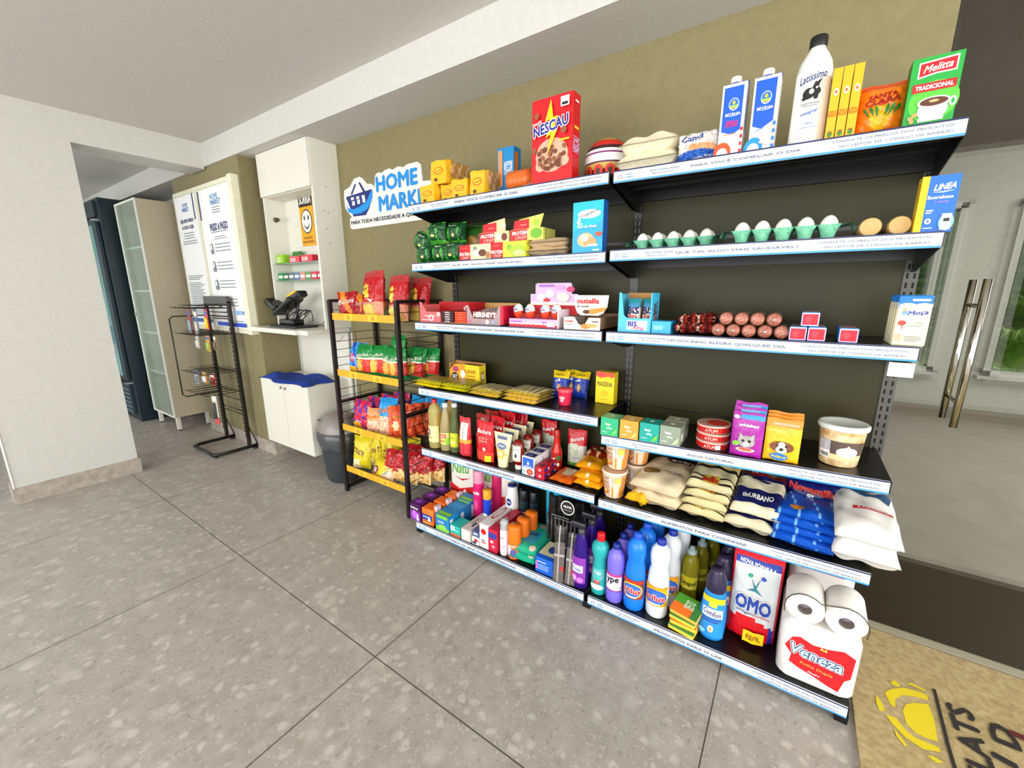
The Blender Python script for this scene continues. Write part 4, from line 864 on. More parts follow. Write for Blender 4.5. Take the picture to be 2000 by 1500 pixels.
# ---------- second shelf, left
SALG=mat('#154a24',.3,bump=.35)
def grn(a,b):
    if .18<a<.30 or .72<a<.80: return '#3fae2a' if b<.75 else None
    if b<.12 or b>.93: return '#55b83a'
    if (a-.52)**2+((b-.35)*1.2)**2<.008: return '#d8d07a'
    return None
for k,(x,y,zz,rz,ry,lb) in enumerate(((-1.015,.03,0,.1,0,'at the left end of the bottom row'),(-.915,.035,0,0,0,'in the middle of the bottom row'),(-.825,.03,0,-.1,0,'at the right of the bottom row'),(-1.045,.035,.078,.05,.35,'tipped to the left on the upper row'),(-.935,.03,.092,-.05,0,'in the middle of the upper row'),(-.850,.07,.092,.1,0,'at the right of the upper row'))):
    bag('snack_bag',.105,.092,.085,SALG,(x,y,S('2L',max(x,-1))+zz),'dark green snack bag with bright green stripes, '+lb,'bag','dark green bags on the second shelf',reg=grn,seed=110+k,wr_=.007,rz=rz,ry=ry,art=[('t','lev\u00edssimo' if k%2 else 'leve',.5,.82,.4,.08,WH,0,.02)],nu=18,nv=18)
bag('grain_bag',.15,.175,.08,'#5a4a1e',(-.815,.15,S('2L',-.8)),'brown and green bag standing behind the dark green snack bags','bag',reg=lambda a,b:'#2c5a1e' if b>.72 or a>.8 else ('#a87a3a' if (a-.45)**2+(b-.4)**2<.09 else None),seed=118,art=[('t','NOTS',.5,.42,.5,.14,mat('#d8b890'),0,.03)])
def protein(x,w_,side,lb):
    f=[('r',0,0,.36,1,mat('#c9171e')),('t','protein',.18,.80,.20,.12,mat('#e87a6a')),('t','PROTEIN',.18,.42,.34,.20,WH,0,.05,.15),('t','CRISP',.2,.18,.24,.15,mat('#e8c8b8'),0,.03,.15)]
    if side=='coco': f+=[('e',.60,.45,.14,.22,WH),('e',.75,.45,.12,.22,mat('#6a3a24')),('e',.92,.3,.07,.2,mat('#b07a50')),('e',.52,.75,.06,.12,GREY)]
    else: f+=[('e',.55,.66,.07,.16,mat('#7fb02e')),('e',.78,.45,.22,.33,mat('#a8cc3a')),('e',.82,.3,.15,.18,mat('#e0e68a'))]
    return carton('protein_bar_box',w_,.12,.067,'#e6d6a8' if side=='coco' else '#d8de3a',(x,.03,S('2L',x)),lb,'box','protein bar boxes, bottom row',front=f)
protein(-.716,.176,'coco','red and beige protein bar box on the bottom row, left one'); protein(-.538,.176,'lime','red and lime green protein bar box on the bottom row, right one')
def header_box(x,lime,lb):
    c1='#dbd96a' if lime else '#e2c898'; mb=MB(); w_=.155
    mb.box(0,0,0,w_,.10,.045,c1)
    mb.prism([(0,.0),(.03,.086),(.12 if not lime else .145,.10),(.125,.04),(.155,.045),(.155,0)],.02,.024,mat(c1))
    f=wf(w_,.10,-.0005); g_=wf(w_,.10,.0195)
    mb.art(f,[('r',0,0,.52,.44,RED),('t','PROTEIN',.30,.30,.5,.14,WH,3,.05,.15),('t','CRISP',.33,.12,.36,.11,mat('#e8b8a8'),3,.03,.15)]+([('e',.8,.25,.17,.2,mat('#6fae2e'))] if lime else [('e',.68,.25,.09,.14,WH),('e',.86,.22,.09,.15,CH)]))
    mb.art(g_,[('p',[(.0,.44),(.04,.82),(.50,.86),(.50,.44)],RED),('r',.22,.62,.2,.04,mat('#e88a7a')),('e',.72,.7,.1,.15,mat('#a8cc3a' if lime else '#e8dcb0'))],start=2)
    mb.build('display_box',loc=(x,.045,S('2L',x)+.0675),label=lb,cat='box',group='open protein bar boxes, upper row')
header_box(-.610,False,'open red and beige protein bar box stacked on the upper row'); header_box(-.445,True,'open red and lime protein bar box stacked on the upper row')
for k in range(2):
    bag('grain_packet',.185,.17,.036,mat('#a98a66',.4,bump=.5,bscale=200),(-.366,.035,S('2L',-.3)+.032*k),('tan grain packet lying flat, lower of two','tan grain packet lying flat, upper of two')[k]+', beside the turquoise box','packet','tan grain packets',lay=True,seed=120+k,wr_=.003,reg=lambda a,b:'#6f8a2a' if b>.6 and a>.3 else ('#c9ae8a' if int(b*7)%3==0 else None))
carton('tuna_pate_box',.118,.042,.178,'#1e9fc8',(-.146,.016,S('2L',-.09)),'turquoise and blue tuna pate box standing at the right end of the second shelf','box',rightc='#1a4f9c',
  front=[('p',[(0,.45),(0,1),(1,1),(1,.6)],mat('#22b4c4')),('e',.54,.76,.38,.085,WH),('p',[(.2,.72),(.14,.60),(.22,.55),(.34,.58),(.24,.60),(.28,.70)],WH),('t','Coqueiro',.54,.765,.60,.07,mat('#33404c'),10,.03,.25),('t','Pat\u00ea de Atum',.48,.525,.64,.05,WH,0,.04,.15),
   ('e',.45,.26,.28,.14,mat('#e8b48a')),('e',.6,.22,.22,.09,mat('#d89a66')),('e',.42,.30,.14,.07,mat('#f0d8c0')),('e',.88,.36,.11,.045,mat('#c8503a')),('r',.52,.13,.34,.045,WH),('r',.7,.04,.22,.03,mat('#c0d8e8'))])
# eggs
EGG=mat('#f0ebe2',.45); TRAY=mottled('moulded_pulp_green',[(.3,'#6fbf98'),(.7,'#86d0aa')],60,.9,bump=.5)
def tray(nm,x,y,z,pitch,lb,flaps,glab):
    mb=MB(); nx,ny=60,24; W=5*pitch; D=2*pitch
    def hz(a,b):
        u=(a*5)%1-.5; v=(b*2)%1-.5; q=max(abs(u),abs(v))*2; return .010+.028*min(1,q**1.6)+.004*math.cos(2*PI*a*5)*0
    V=[];rows=[]
    for j in range(ny+1):
        for i in range(nx+1): V.append((W*i/nx,D*j/ny,hz(min(i/nx,.9999),min(j/ny,.9999))))
    F=[(j*(nx+1)+i,j*(nx+1)+i+1,(j+1)*(nx+1)+i+1,(j+1)*(nx+1)+i) for j in range(ny) for i in range(nx)]
    mb.add(V,F,TRAY,True)
    for b in range(2):
        for k in range(5): mb.lathe([(.012,0),(.015,.004),(pitch*.36,.022),(pitch*.49,.036)],TRAY,16,cx=(k+.5)*pitch,cy=(b+.5)*pitch,cap=True)
    if flaps:
        for s_ in (-1,1):
            x0=0 if s_<0 else W
            mb.add([(x0,0,.036),(x0,D*.9,.036),(x0+s_*.024,D*.8,.044),(x0+s_*.024,.01,.040),(x0+s_*.034,.02,.022),(x0+s_*.030,D*.8,.024)],[(0,1,2,3),(3,2,5,4)],TRAY,True)
    mb.build(nm,loc=(x,y,z),label=lb,cat='egg tray',group=None)
    first=None
    for b in range(2):
        for k in range(5):
            if first is None:
                mb=MB().lathe([(.001,0)]+[(.0215*math.sin(t)*(1+.12*math.cos(t)),.027-.027*math.cos(t)) for t in [PI*q/12 for q in range(1,12)]]+[(.001,.054)],EGG,20,cap=False)
                first=mb.build('egg',loc=(x+.5*pitch,y+.5*pitch,z+.011),label=None,cat='egg',group=glab); o=first
            else: o=dup(first,(x+(k+.5)*pitch,y+(b+.5)*pitch,z+.011))
            o['label']='white egg in the '+glab.replace(' on the second shelf','')+', '+('front','back')[b]+' row, '+('leftmost','second from left','middle','second from right','rightmost')[k]
tray('egg_tray',.055,.10,S('2R',.2),.0535,'green ten-egg pulp tray on the left of the right bay',True,'left green tray on the second shelf')
tray('egg_tray',.383,.025,S('2R',.5),.0535,'green ten-egg pulp tray standing forward, right of the other one',True,'right green tray on the second shelf')
for k,(x,r_) in enumerate(((.712,.024),(.770,.0235))):
    mb=MB(); mb.M=Matrix.Translation((0,0,r_))@Matrix.Rotation(-PI/2,4,'X'); mb.lathe([(r_*.9,0,mat('#d2ac6e',.6,bump=.5,bscale=150)),(r_,.006,mat('#b79a6a',.25)),(r_,.20,mat('#b79a6a',.25)),(r_*.9,.206)],mat('#b79a6a',.25),26)
    mb.art(lambda a,b,l:((a-.5)*r_*2,-l*.0005,0+r_*0+(b-.5)*r_*2),[]) if 0 else None
    mb.v=[(px,py+0,pz) for px,py,pz in mb.v]
    mb.build('biscuit_roll',loc=(x,.03,S('2R',x)),rz=-.0,label=('round tan biscuit roll lying lengthwise beside the green egg tray','round tan biscuit roll lying lengthwise beside the blue sweetener box')[k],cat='roll',group='round tan rolls')
carton('sweetener_box',.068,.04,.130,'#1466c8',(.794,.014,S('2R',.83)),'blue and yellow sweetener box at the right end of the second shelf','box',leftc='#f0c01e',
  front=[('r',0,0,.2,1,mat('#f3c21c')),('t','LINEA',.62,.80,.55,.10,WH,3,.06,.3),('p',[(.32,.71),(.9,.73),(.6,.695)],WH),('t','Sucralose',.55,.62,.66,.055,WH,0,.06),('t','0 calorias',.6,.54,.36,.035,mat('#b88ad0'),0,.02),('r',.24,.38,.2,.02,WH),('r',.24,.34,.16,.02,WH),('e',.34,.20,.09,.05,WH),('e',.34,.20,.04,.02,mat('#1466c8')),('e',.82,.17,.20,.15,mat('#7fc4f0')),('r',.68,.04,.26,.28,mat('#f0f2f4')),('r',.74,.18,.16,.06,BLK2),('r',.24,.07,.24,.015,WH)])
# ---------- third shelf, left
z3=lambda x:S('3L',x)
BRN=mat('#b5844c',.7)
mb=MB(); mb.box(0,0,0,.315,.14,.004,BRN).box(0,.136,0,.315,.14,.098,BRN,front=mat('#b4121c')).box(0,0,0,.004,.14,.085,'#e86a66').box(.311,0,0,.315,.14,.098,'#b4121c')
mb.prism([(0,0),(0,.098),(.012,.098),(.045,.052),(.14,.052),(.14,0)],-.002,.002,mat('#e2686a'))
f=wf(.14,.10,-.0025); mb.art(f,[('r',.25,.30,.5,.03,WH),('e',.55,.22,.13,.15,WH),('e',.55,.22,.08,.09,mat('#e2686a')),('r',.84,.32,.14,.18,mat('#f0d0c8')),('r',.1,.1,.3,.03,WH)])
mb.art(wf(.17,.09,.1355,.145,.0),[('e',.45,.72,.30,.2,WH),('t','KitKat',.45,.72,.5,.22,mat('#c01820'),8,.06,.2)])
mb.build('display_box',loc=(-.987,.03,z3(-.9)),label='open red and pink display box of chocolate bars at the left of the third shelf',cat='box')
for k in range(5): 
    carton('chocolate_bar',.078,.11,.009,'#3a1418',(-.842,.028+.002*(k%2),z3(-.8)+.0045+k*.0105),'dark wrapped chocolate bar in the left stack of the pink box, '+PO5[k],'chocolate bar','dark bars stacked in the pink display box',front=[('r',.3,.2,.4,.6,mat('#c9b8b8'))])
for k in range(5):
    carton('chocolate_bar',.072,.11,.009,'#e0401a',(-.756,.028+.002*(k%2),z3(-.8)+.0045+k*.0105),'orange wrapped chocolate bar in the right stack of the pink box, '+PO5[k],'chocolate bar','orange bars stacked in the pink display box',front=[('r',.3,.2,.4,.6,mat('#e8622a'))])
mb=MB(); mb.box(0,0,0,.205,.13,.004,BRN).box(0,.126,0,.205,.13,.095,BRN,front=mat('#b98a52')).box(0,0,0,.004,.13,.09,'#d42a4a').box(.185,0,0,.205,.13,.085,'#d0143a')
mb.prism([(0,0),(0,.085),(.008,.085),(.035,.028),(.155,.028),(.185,.085),(.189,.085),(.189,0)],-.002,.002,mat('#c98c8c',.5),front=mat('#a89090',.5))
mb.art(wf(.19,.09,-.0025),[('e',.62,.15,.05,.11,WH),('e',.80,.15,.04,.09,mat('#8fb0d8')),('e',.08,.15,.05,.12,mat('#e86a7a'))])
mb.build('display_box',loc=(-.680,.03,z3(-.6)),label='open pink and grey display box right of the red one on the third shelf',cat='box')
for k in range(4):
    carton('chocolate_bar',.135,.028,.011,'#5a1420',(-.655,.04+.022*k,z3(-.6)+.035+.004*k),'brown chocolate bar lying in the second display box, '+('front','second','third','back')[k]+' one','chocolate bar','bars in the second display box',front=[],rx=.5,top=[('t',"HERSHEY'S",.5,.5,.85,.8,WH,0,.06)] )
carton('wordmark_card',.135,.0015,.030,'#7a2a2e',(-.650,.034,z3(-.6)+.030),'brown wrapper front with slanted white lettering in the second display box','card',front=[('t',"HERSHEY'S",.5,.5,.94,.72,WH,0,.08,.15)])
# surprise eggs display
mb=MB(); LP=mat('#e2a8d8',.4); PK=mat('#f0c8d8',.4); CL=mat('#f3eef0',.4)
mb.box(0,0,0,.232,.14,.034,LP).box(0,.085,.034,.232,.14,.052,RED)
mb.prism([(.045,.05),(.045,.135),(.07,.135),(.07,.175),(.078,.18),(.238,.18),(.243,.172),(.243,.135),(.268,.135),(.275,.128),(.275,.05)],.10,.104,mat('#d8b0e0',.4))
mb.box(.232,0,0,.236,.14,.075,mat('#e8d8e0',.2))
mb.art(wf(.232,.034,-.0005),[('r',0,.0,1,.42,mat('#c8283a')),('r',0,.36,1,.14,PK),('r',.03,.55,.8,.2,mat('#b06ac0')),('t','SURPRESA',.5,.65,.4,.25,WH,0,.05),('r',.80,.15,.16,.6,mat('#e8c8e8'))]+[('e',.08+.1*k,.45,.05,.12,PK) for k in range(9)])
mb.art(lambda a,b,l:(.045+a*.23,.0995-l*.0005,.05+b*.13),[('r',0,0,1,.36,RED),('r',0,.30,1,.08,WH)]+[('e',.05+.1*k,.36,.05,.05,WH) for k in range(10)]+[('e',.24,.55,.10,.13,mat('#f0e0e8')),('e',.36,.46,.07,.06,RED),('e',.42,.66,.10,.12,WH),('e',.70,.55,.13,.14,mat('#e8e0c8')),('e',.62,.85,.10,.07,mat('#c89ad8')),('e',.85,.8,.08,.09,mat('#c23a6a')),('r',.2,.88,.3,.07,mat('#a070c0')),('r',.4,.2,.22,.06,mat('#e85a5a'))])
mb.build('display_box',loc=(-.438,.022,z3(-.3)),label='tall lilac and red display box of chocolate eggs on the third shelf',cat='box')
e0=None
for k,x in enumerate((-.408,-.350,-.275,-.225)):
    if e0 is None:
        pr=[(.001,0)]+[(.022*math.sin(t)*(1+.10*math.cos(t)),.031-.031*math.cos(t),(mat('#d8401f',.3) if t<1.35 else (WH if t<2.4 else mat('#e8c878',.3)))) for t in [PI*q/12 for q in range(1,12)]]+[(.001,.062)]
        mb=MB().lathe(pr,WH,20,cap=False); mb.art(wc(.0235,.024,.028,1.3),[('e',.5,.5,.42,.42,mat('#9fc8e8')),('t','kinder',.5,.5,.6,.3,mat('#d02a2a'),0,.04)],start=2)
        e0=mb.build('chocolate_egg',loc=(x,.05,z3(-.3)+.0345),cat='chocolate egg',group='chocolate eggs in the lilac display box'); o=e0
    else: o=dup(e0,(x,.05,z3(-.3)+.0345))
    o['label']='white and red foil chocolate egg in the lilac display box, '+('leftmost','second from the left','third from the left','rightmost')[k]
mb=MB(); NB=mat('#8f6a4a',.5); NC=mat('#e6dcd0',.4)
mb.box(0,0,0,.152,.19,.004,NC).box(0,.0,0,.004,.19,.047,NC).box(.148,0,0,.152,.19,.047,NB).box(0,.186,0,.152,.19,.055,NB)
mb.prism([(0,0),(0,.047),(.045,.047),(.062,.022),(.075,.018),(.09,.022),(.105,.047),(.152,.047),(.152,0)],-.001,.002,NC)
mb.art(wf(.152,.047,-.0012),[('t','nutella',.15,.68,.24,.16,RED,0,.06),('t','B-ready',.14,.40,.18,.10,BROWN),('e',.62,.30,.14,.2,mat('#d08a3a')),('e',.80,.36,.14,.14,mat('#e0a85a')),('r',.78,.65,.18,.08,BROWN)])
mb.prism([(.045,.052),(.03,.062),(.02,.085),(.015,.13),(.160,.13),(.155,.085),(.14,.062),(.12,.052)],.055,.058,NC)
mb.art(lambda a,b,l:(.015+a*.145,.0548-l*.0005,.052+b*.078),[('t','nutella',.42,.72,.62,.24,RED,0,.07),('t','B-ready',.28,.44,.34,.14,BROWN,3,.01,.2),('p',[(.3,.22),(.5,.32),(.95,.42),(.9,.24),(.55,.06)],mat('#d9953a')),('e',.38,.18,.10,.1,BROWN)],start=1)
mb.build('display_box',loc=(-.178,.025,z3(-.1)),label='cream display box of hazelnut bars with a raised cream card',cat='box')
# ---------- third shelf, right
z3=lambda x:S('3R',x)
AQ=mat('#46b8e0',.4)
mb=MB(); mb.box(0,0,0,.118,.095,.004,AQ).box(0,0,0,.004,.095,.135,AQ).box(.114,0,0,.118,.095,.138,AQ,right=mat('#3fb4de')).box(0,.091,0,.118,.095,.138,BRN)
mb.prism([(0,0),(0,.14),(.008,.14),(.02,.06),(.032,.05),(.118,.05),(.118,0)],-.001,.002,AQ)
mb.art(wf(.118,.05,-.0015),[('r',.28,.18,.62,.66,WH),('t','BIS',.45,.6,.26,.34,mat('#2a3a9a'),0,.07),('t','Xtra',.62,.34,.34,.28,mat('#d0408a'),-8,.04,.2)])
mb.art(wr(.118,.095,.138),[('t','BIS',.5,.60,.5,.3,mat('#5a2a3a'),8,.06,.2),('t','Xtra',.5,.38,.5,.14,mat('#b85a3a'),8,.05,.2),('e',.35,.2,.2,.08,mat('#c98a4a'))])
mb.build('display_box',loc=(.042,.028,z3(.1)),label='light blue display box of chocolate packs, left end of the right bay',cat='box')
for k,(x,y) in enumerate(((.062,.045),(.112,.06))):
    bag('chocolate_pack',.05,.115,.03,'#3f8ab0',(x,y,z3(.1)+.005),('blue and white chocolate pack inside the light blue display box, front one','blue and purple chocolate pack inside the light blue box, rear one')[k],'packet','packs in the light blue display box',reg=lambda a,b:('#e8dcd0' if .35<b<.75 else ('#2a8f9a' if b>.85 else None)),art=[('t','BIS',.5,.62,.8,.2,mat('#2a2a6a'),0,.07),('t','Xtra',.5,.45,.7,.12,mat('#c83a3a'),0,.05)],seed=130+k,nu=12,nv=14,rx=-.08)
carton('chocolate_box',.064,.085,.042,'#2fa8dc',(.163,.03,z3(.2)),'small light blue box lying beside the light blue display box','box',front=[('r',.1,.3,.5,.35,mat('#7fd0f0'))])
for k,(x,y,dz,rz) in enumerate(((.238,.03,0,.05),(.300,.03,0,-.05),(.245,.035,.030,0),(.296,.04,.031,.1),(.27,.13,.0,0))):
    bag('sweet_bag',.066,.12,.032,'#4a1210',(x,y,z3(.3)+dz),'dark red glossy sweet bag beside the round rolls, '+('bottom left','bottom right','top left','top right','rear')[k]+' one','packet','dark red sweet bags',lay=True,seed=140+k,wr_=.005,reg=lambda a,b:'#8f2a1e' if math.sin(a*17+b*9)>.35 else ('#c9a08a' if math.sin(a*11-b*23)>.8 else None),nu=14,nv=14)
r0=None
MEAT=mottled('ground_brown_sweet',[(.35,'#8a4a3a'),(.5,'#a86450'),(.65,'#c08a78')],140,.4); SKIN=mat('#8a5a4a',.15,coat=.6)
spots=[(.374+.0435*k,0,k) for k in range(5)]+[(.394+.0435*k,.037,5+k) for k in range(4)]
nm9=['bottom row, first from the left','bottom row, second from the left','bottom row, middle one','bottom row, fourth from the left','bottom row, rightmost','top row, leftmost','top row, second from the left','top row, third from the left','top row, rightmost']
for x,dz,k in spots:
    clip=k in (0,1,3,8)
    mb=MB(); mb.M=Matrix.Translation((0,0,.0208))@Matrix.Rotation(-PI/2,4,'X')
    mb.lathe([(.001,-.006 if clip else -.002,MEAT),(.013,-.003,MEAT),(.019,.002,SKIN),(.0208,.010,SKIN),(.0208,.15,SKIN),(.015,.157,SKIN),(.001,.158)],SKIN,22,cap=False)
    if clip: mb.lathe([(.001,-.011),(.004,-.011),(.005,-.004)],mat('#d0d4d6',.2,.9),8)
    mb.build('sweet_roll',loc=(x,.03,z3(x)+dz),label='brown cylindrical roll lying end-on, '+nm9[k],cat='roll',group='brown rolls in a pyramid on the third shelf')
for k,(x,dz,lb) in enumerate(((.567,0,'bottom left of the stacked three'),(.612,0,'bottom right of the stacked three'),(.592,.042,'on top of the stacked three'),(.684,0,'standing alone to the right'))):
    mb=MB().rbox(0,0,0,.043,.13,.041,mat('#3f8fc8',.3),.005); mb.art(wf(.043,.041,-.0002),[('r',.02,.05,.96,.9,mat('#c8b8e8')),('r',.08,.12,.84,.74,mat('#e8182e')),('e',.4,.5,.2,.25,mat('#f03a48')),('e',.7,.4,.15,.2,mat('#c81424'))]); mb.art(wt(.043,.13,.041),[('r',.1,.1,.8,.6,mat('#c87a6a'))])
    mb.build('biscuit_pack',loc=(x,.022,z3(x)+dz),label='small red and blue wafer pack, '+lb,cat='packet',group='red and blue wafer packs')
mo=None
for k in range(4):
    x,y=.794-.0*k,.020+.032*k
    if mo is None:
        mb=MB().rbox(0,0,0,.068,.018,.114,mat('#e6dab2',.35),.006).rbox(0,0,.112,.068,.018,.130,mat('#1f74c8',.35),.006)
        mb.art(wf(.068,.130,-.0003),[('r',.03,.74,.94,.24,mat('#1f74c8')),('e',.3,.80,.25,.05,mat('#e9ddb8')),('e',.75,.80,.25,.05,mat('#e9ddb8')),('r',.4,.89,.5,.04,mat('#e8e8f0')),('r',.05,.02,.9,.78,mat('#ecdfba')),
          ('t','Mo\u00e7a',.62,.655,.56,.10,mat('#2a3a9a'),3,.06,.15),('e',.26,.66,.11,.045,mat('#7f9fd0')),('e',.26,.52,.09,.10,mat('#dfe8f0')),('e',.22,.46,.12,.05,mat('#b8423a')),('e',.24,.72,.05,.03,mat('#c9a070')),('r',.22,.34,.03,.08,mat('#b8423a')),('t','Leite',.7,.47,.2,.035,GREY),('r',.42,.40,.42,.015,GREY),('r',.36,.18,.45,.02,GREY),('r',.36,.14,.5,.02,GREY),('r',.36,.10,.4,.02,GREY),('r',.1,.1,.16,.14,mat('#b9ad90'))])
        mo=mb.build('condensed_milk_pack',loc=(x,y,z3(x)),cat='packet',group='cream and blue condensed milk packs'); o=mo
    else: o=dup(mo,(x,y,z3(x)))
    o['label']='cream and blue condensed milk pack at the shelf end, '+('front one','second in the row','third in the row','rear one')[k]
# ---------- fourth shelf, left
z4=lambda x:S('4L',x)
mb=MB(); OY_=mat('#e8a81e',.4)
mb.box(.0,0,0,.205,.055,.004,BRN).box(0,0,0,.003,.055,.11,BRN).box(0,.052,0,.205,.055,.115,BRN).box(.10,0,0,.205,.052,.108,OY_,front=mat('#eacb1e'),right=mat('#ecd02a'),top=mat('#b98a3a'))
mb.prism([(0,0),(0,.07),(.03,.10),(.04,.105),(.10,.11),(.10,0)],-.001,.002,mat('#e6a01e'))
mb.art(wf(.205,.11,-.0015),[('e',.18,.35,.12,.2,BLK2),('t','SAZ',.18,.35,.16,.18,WH,0,.06),('r',.38,.05,.14,.9,mat('#e0922a')),('e',.46,.5,.08,.2,WH),('t','LEVE',.72,.66,.34,.16,mat('#b87a10'),0,.05),('r',.58,.42,.28,.06,mat('#b87a10')),('r',.58,.28,.28,.06,mat('#b87a10')),('e',.22,.72,.1,.14,mat('#b03a6a'))])
mb.art(wr(.205,.052,.108),[('r',.25,.2,.5,.5,mat('#b0802a')),('e',.5,.45,.18,.15,mat('#e8e0c0'))])
mb.build('display_box',loc=(-.945,.185,z4(-.85)),label='yellow seasoning display box at the back left of the fourth shelf',cat='box')
pk=None
def flat(x,y,z,w_,d_,h,c1,c2,lb,seed,grp,rz=0):
    r=random.Random(seed)
    return bag('noodle_packet',w_,d_,h,c1,(x,y,z),lb,'packet',grp,lay=True,seed=seed,wr_=.002,reg=lambda a,b:(c2 if (int(a*14)%2==0 and .12<b<.88) else ('#8f7a3a' if .2<b<.8 else None)),rz=rz,nu=28,nv=10,kind='pillow',seal=.85)
lst=[(-1.045,.0,'#ecd81e','#b9a83a','far left stack',2),(-.865,.0,'#d8d01e','#a8a02e','second stack',2),(-.672,.0,'#d9b93a','#e9dcae','third stack',2),(-.474,.0,'#e2bd3c','#ebe0b8','fourth stack',3)]
for i,(x,y,c1,c2,nm_,n_) in enumerate(lst):
    for k in range(n_):
        flat(x+.003*k,y+.006+.004*k,z4(max(-1,x))+.0155*k,.178 if i else .175,.17,.020,c1,c2,'flat yellow striped packet, '+nm_+' from the left, '+(('bottom','top') if n_==2 else ('bottom','middle','top'))[k],150+i*5+k,'flat yellow striped packets on the fourth shelf',rz=(-.04,.05,-.03,-.06)[i])
def seas(x,y,rz,lb,sd):
    bag('seasoning_bag',.082,.125,.04,'#173aa0',(x,y,z4(x)),lb,'bag','blue and yellow seasoning bags',reg=lambda a,b:'#e6c522' if b>.72 else ('#c98a4a' if (a-.5)**2+(b-.36)**2<.02 else None),rx=-.28,rz=rz,seed=sd,art=[('t','alho',.4,.62,.3,.07,WH),('p',[(.4,.62),(.5,.72),(.6,.62)],WH),('e',.5,.36,.09,.06,mat('#e9d8b8')),('t','CEBOLA',.5,.84,.6,.06,mat('#7a6a10'),0,.04)],nu=16,nv=18)
seas(-.335,.20,.1,'blue and yellow seasoning bag behind the pink cup, left one',160); seas(-.30,.255,.1,'blue and yellow seasoning bag half hidden behind the left one',161); seas(-.255,.245,-.05,'blue and yellow seasoning bag next to the yellow starch box',162)
o=bottle('yogurt_cup',[(.024,0),(.025,.004),(.030,.055),(.031,.060),(.031,.062)],mat('#d8244a',.3),(-.205,.105,z4(-.2)),'pink lidded cup standing in front of the blue seasoning bags','cup',cap=([(.0325,.058),(.033,.070),(.030,.074),(.001,.075)],mat('#e0404f',.3)),lab=(.0262,.012,.036,2.2,mat('#d8244a',.35),[('t','mix',.5,.7,.4,.3,WH,0,.05),('e',.5,.35,.12,.22,mat('#e8b8c0'))],.0290))
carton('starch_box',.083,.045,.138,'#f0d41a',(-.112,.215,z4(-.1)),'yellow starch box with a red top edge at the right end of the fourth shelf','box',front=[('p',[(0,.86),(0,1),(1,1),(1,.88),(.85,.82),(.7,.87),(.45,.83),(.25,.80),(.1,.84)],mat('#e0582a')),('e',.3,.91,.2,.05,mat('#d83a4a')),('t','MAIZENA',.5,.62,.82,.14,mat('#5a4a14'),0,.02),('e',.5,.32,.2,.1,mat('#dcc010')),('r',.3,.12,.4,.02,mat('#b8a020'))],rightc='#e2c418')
# ---------- fifth shelf, left: oils, sauces
z5=lambda x:S('5L',x) if x<0 else S('5R',x)
OIL=mat('#e6d583',.08,trans=.6,ior=1.3); VIN=mat('#dccf96',.08,trans=.6,ior=1.3); DGL=mat('#7b8a5a',.08,trans=.5,ior=1.3)
PO=[(.033,0),(.036,.006),(.036,.07),(.0345,.12),(.036,.165),(.0345,.172),(.036,.18),(.0345,.188),(.035,.20),(.027,.225),(.015,.238),(.013,.248)]
yl=mat('#e9dc9a',.45)
for k,(x,y,lb) in enumerate(((-.95,.062,'tall oil bottle with a red cap at the left end of the fifth shelf'),(-.905,.14,'tall oil bottle standing behind the front oil and vinegar bottles'))):
    bottle('oil_bottle',PO,OIL,(x,y,z5(x)),lb,group=None,cap=([(.0145,.243),(.0148,.262),(.013,.264)],mat('#d0202e',.4)),lab=(.036,.035,.09,2.6,yl,[('e',.3,.62,.20,.22,mat('#8a2a6a')),('e',.3,.62,.12,.10,WH),('t','oleo',.4,.30,.4,.12,mat('#c07a5a'))]))
PV=[(.029,0),(.030,.006),(.030,.10),(.029,.13),(.020,.19),(.012,.225),(.0115,.238)]
bottle('vinegar_bottle',PV,VIN,(-.873,.062,z5(-.87)),'clear vinegar bottle with a white cap and a red label',cap=([(.0145,.232),(.0145,.252),(.013,.254)],WH),lab=(.030,.035,.062,2.6,mat('#d8cf7a',.45),[('r',.1,.55,.7,.35,mat('#c8605a')),('r',.15,.2,.5,.2,mat('#d88a5a')),('e',.85,.3,.18,.28,mat('#8fc23a')),('t','vinagre',.45,.72,.5,.16,WH)]))
bottle('vinegar_bottle',[(.026,0),(.027,.006),(.027,.11),(.024,.14),(.014,.20),(.012,.245)],DGL,(-.812,.066,z5(-.81)),'dark green vinegar bottle with a white cap and a lime label',cap=([(.0138,.240),(.0138,.258),(.012,.260)],WH),lab=(.027,.03,.075,2.6,mat('#c9d22e',.45),[('r',.3,.6,.4,.08,mat('#8fa21e')),('r',.3,.25,.45,.2,mat('#e8e08a'))]))
def pch(x,y,w_,h,c,lb,reg,art,sd,grp=None,rz=0,rx=0,nm='sauce_pouch',t=.05):
    return bag(nm,w_,h,t,c,(x,y,z5(x)),lb,'pouch',grp,art,reg,'pouch',.003,sd,rz,rx,nu=18,nv=22)
pch(-.758,.02,.070,.205,'#c8303a','tomato sauce pouch with a white label, left of the red pouches',lambda a,b:('#e9ded0' if b>.45 and .15<a<.85 and b<.85 else ('#e0a23a' if .36<b<.45 else None)),[('t','sauce',.5,.72,.45,.06,GREY,75,.02)],200)
for k,(x,y,c) in enumerate(((-.705,.085,'#9a2a22'),(-.70,.155,'#b02a20'))):
    pch(x,y,.085,.215,c,'dark red sauce pouch behind the white-labelled one, '+('front of the pair','rear of the pair')[k],lambda a,b:'#a88a6a' if (a-.5)**2+(b-.75)**2<.03 else None,[('t','HEMMER',.5,.5,.6,.06,WH,0,.04)],202+k,'dark red pouches')
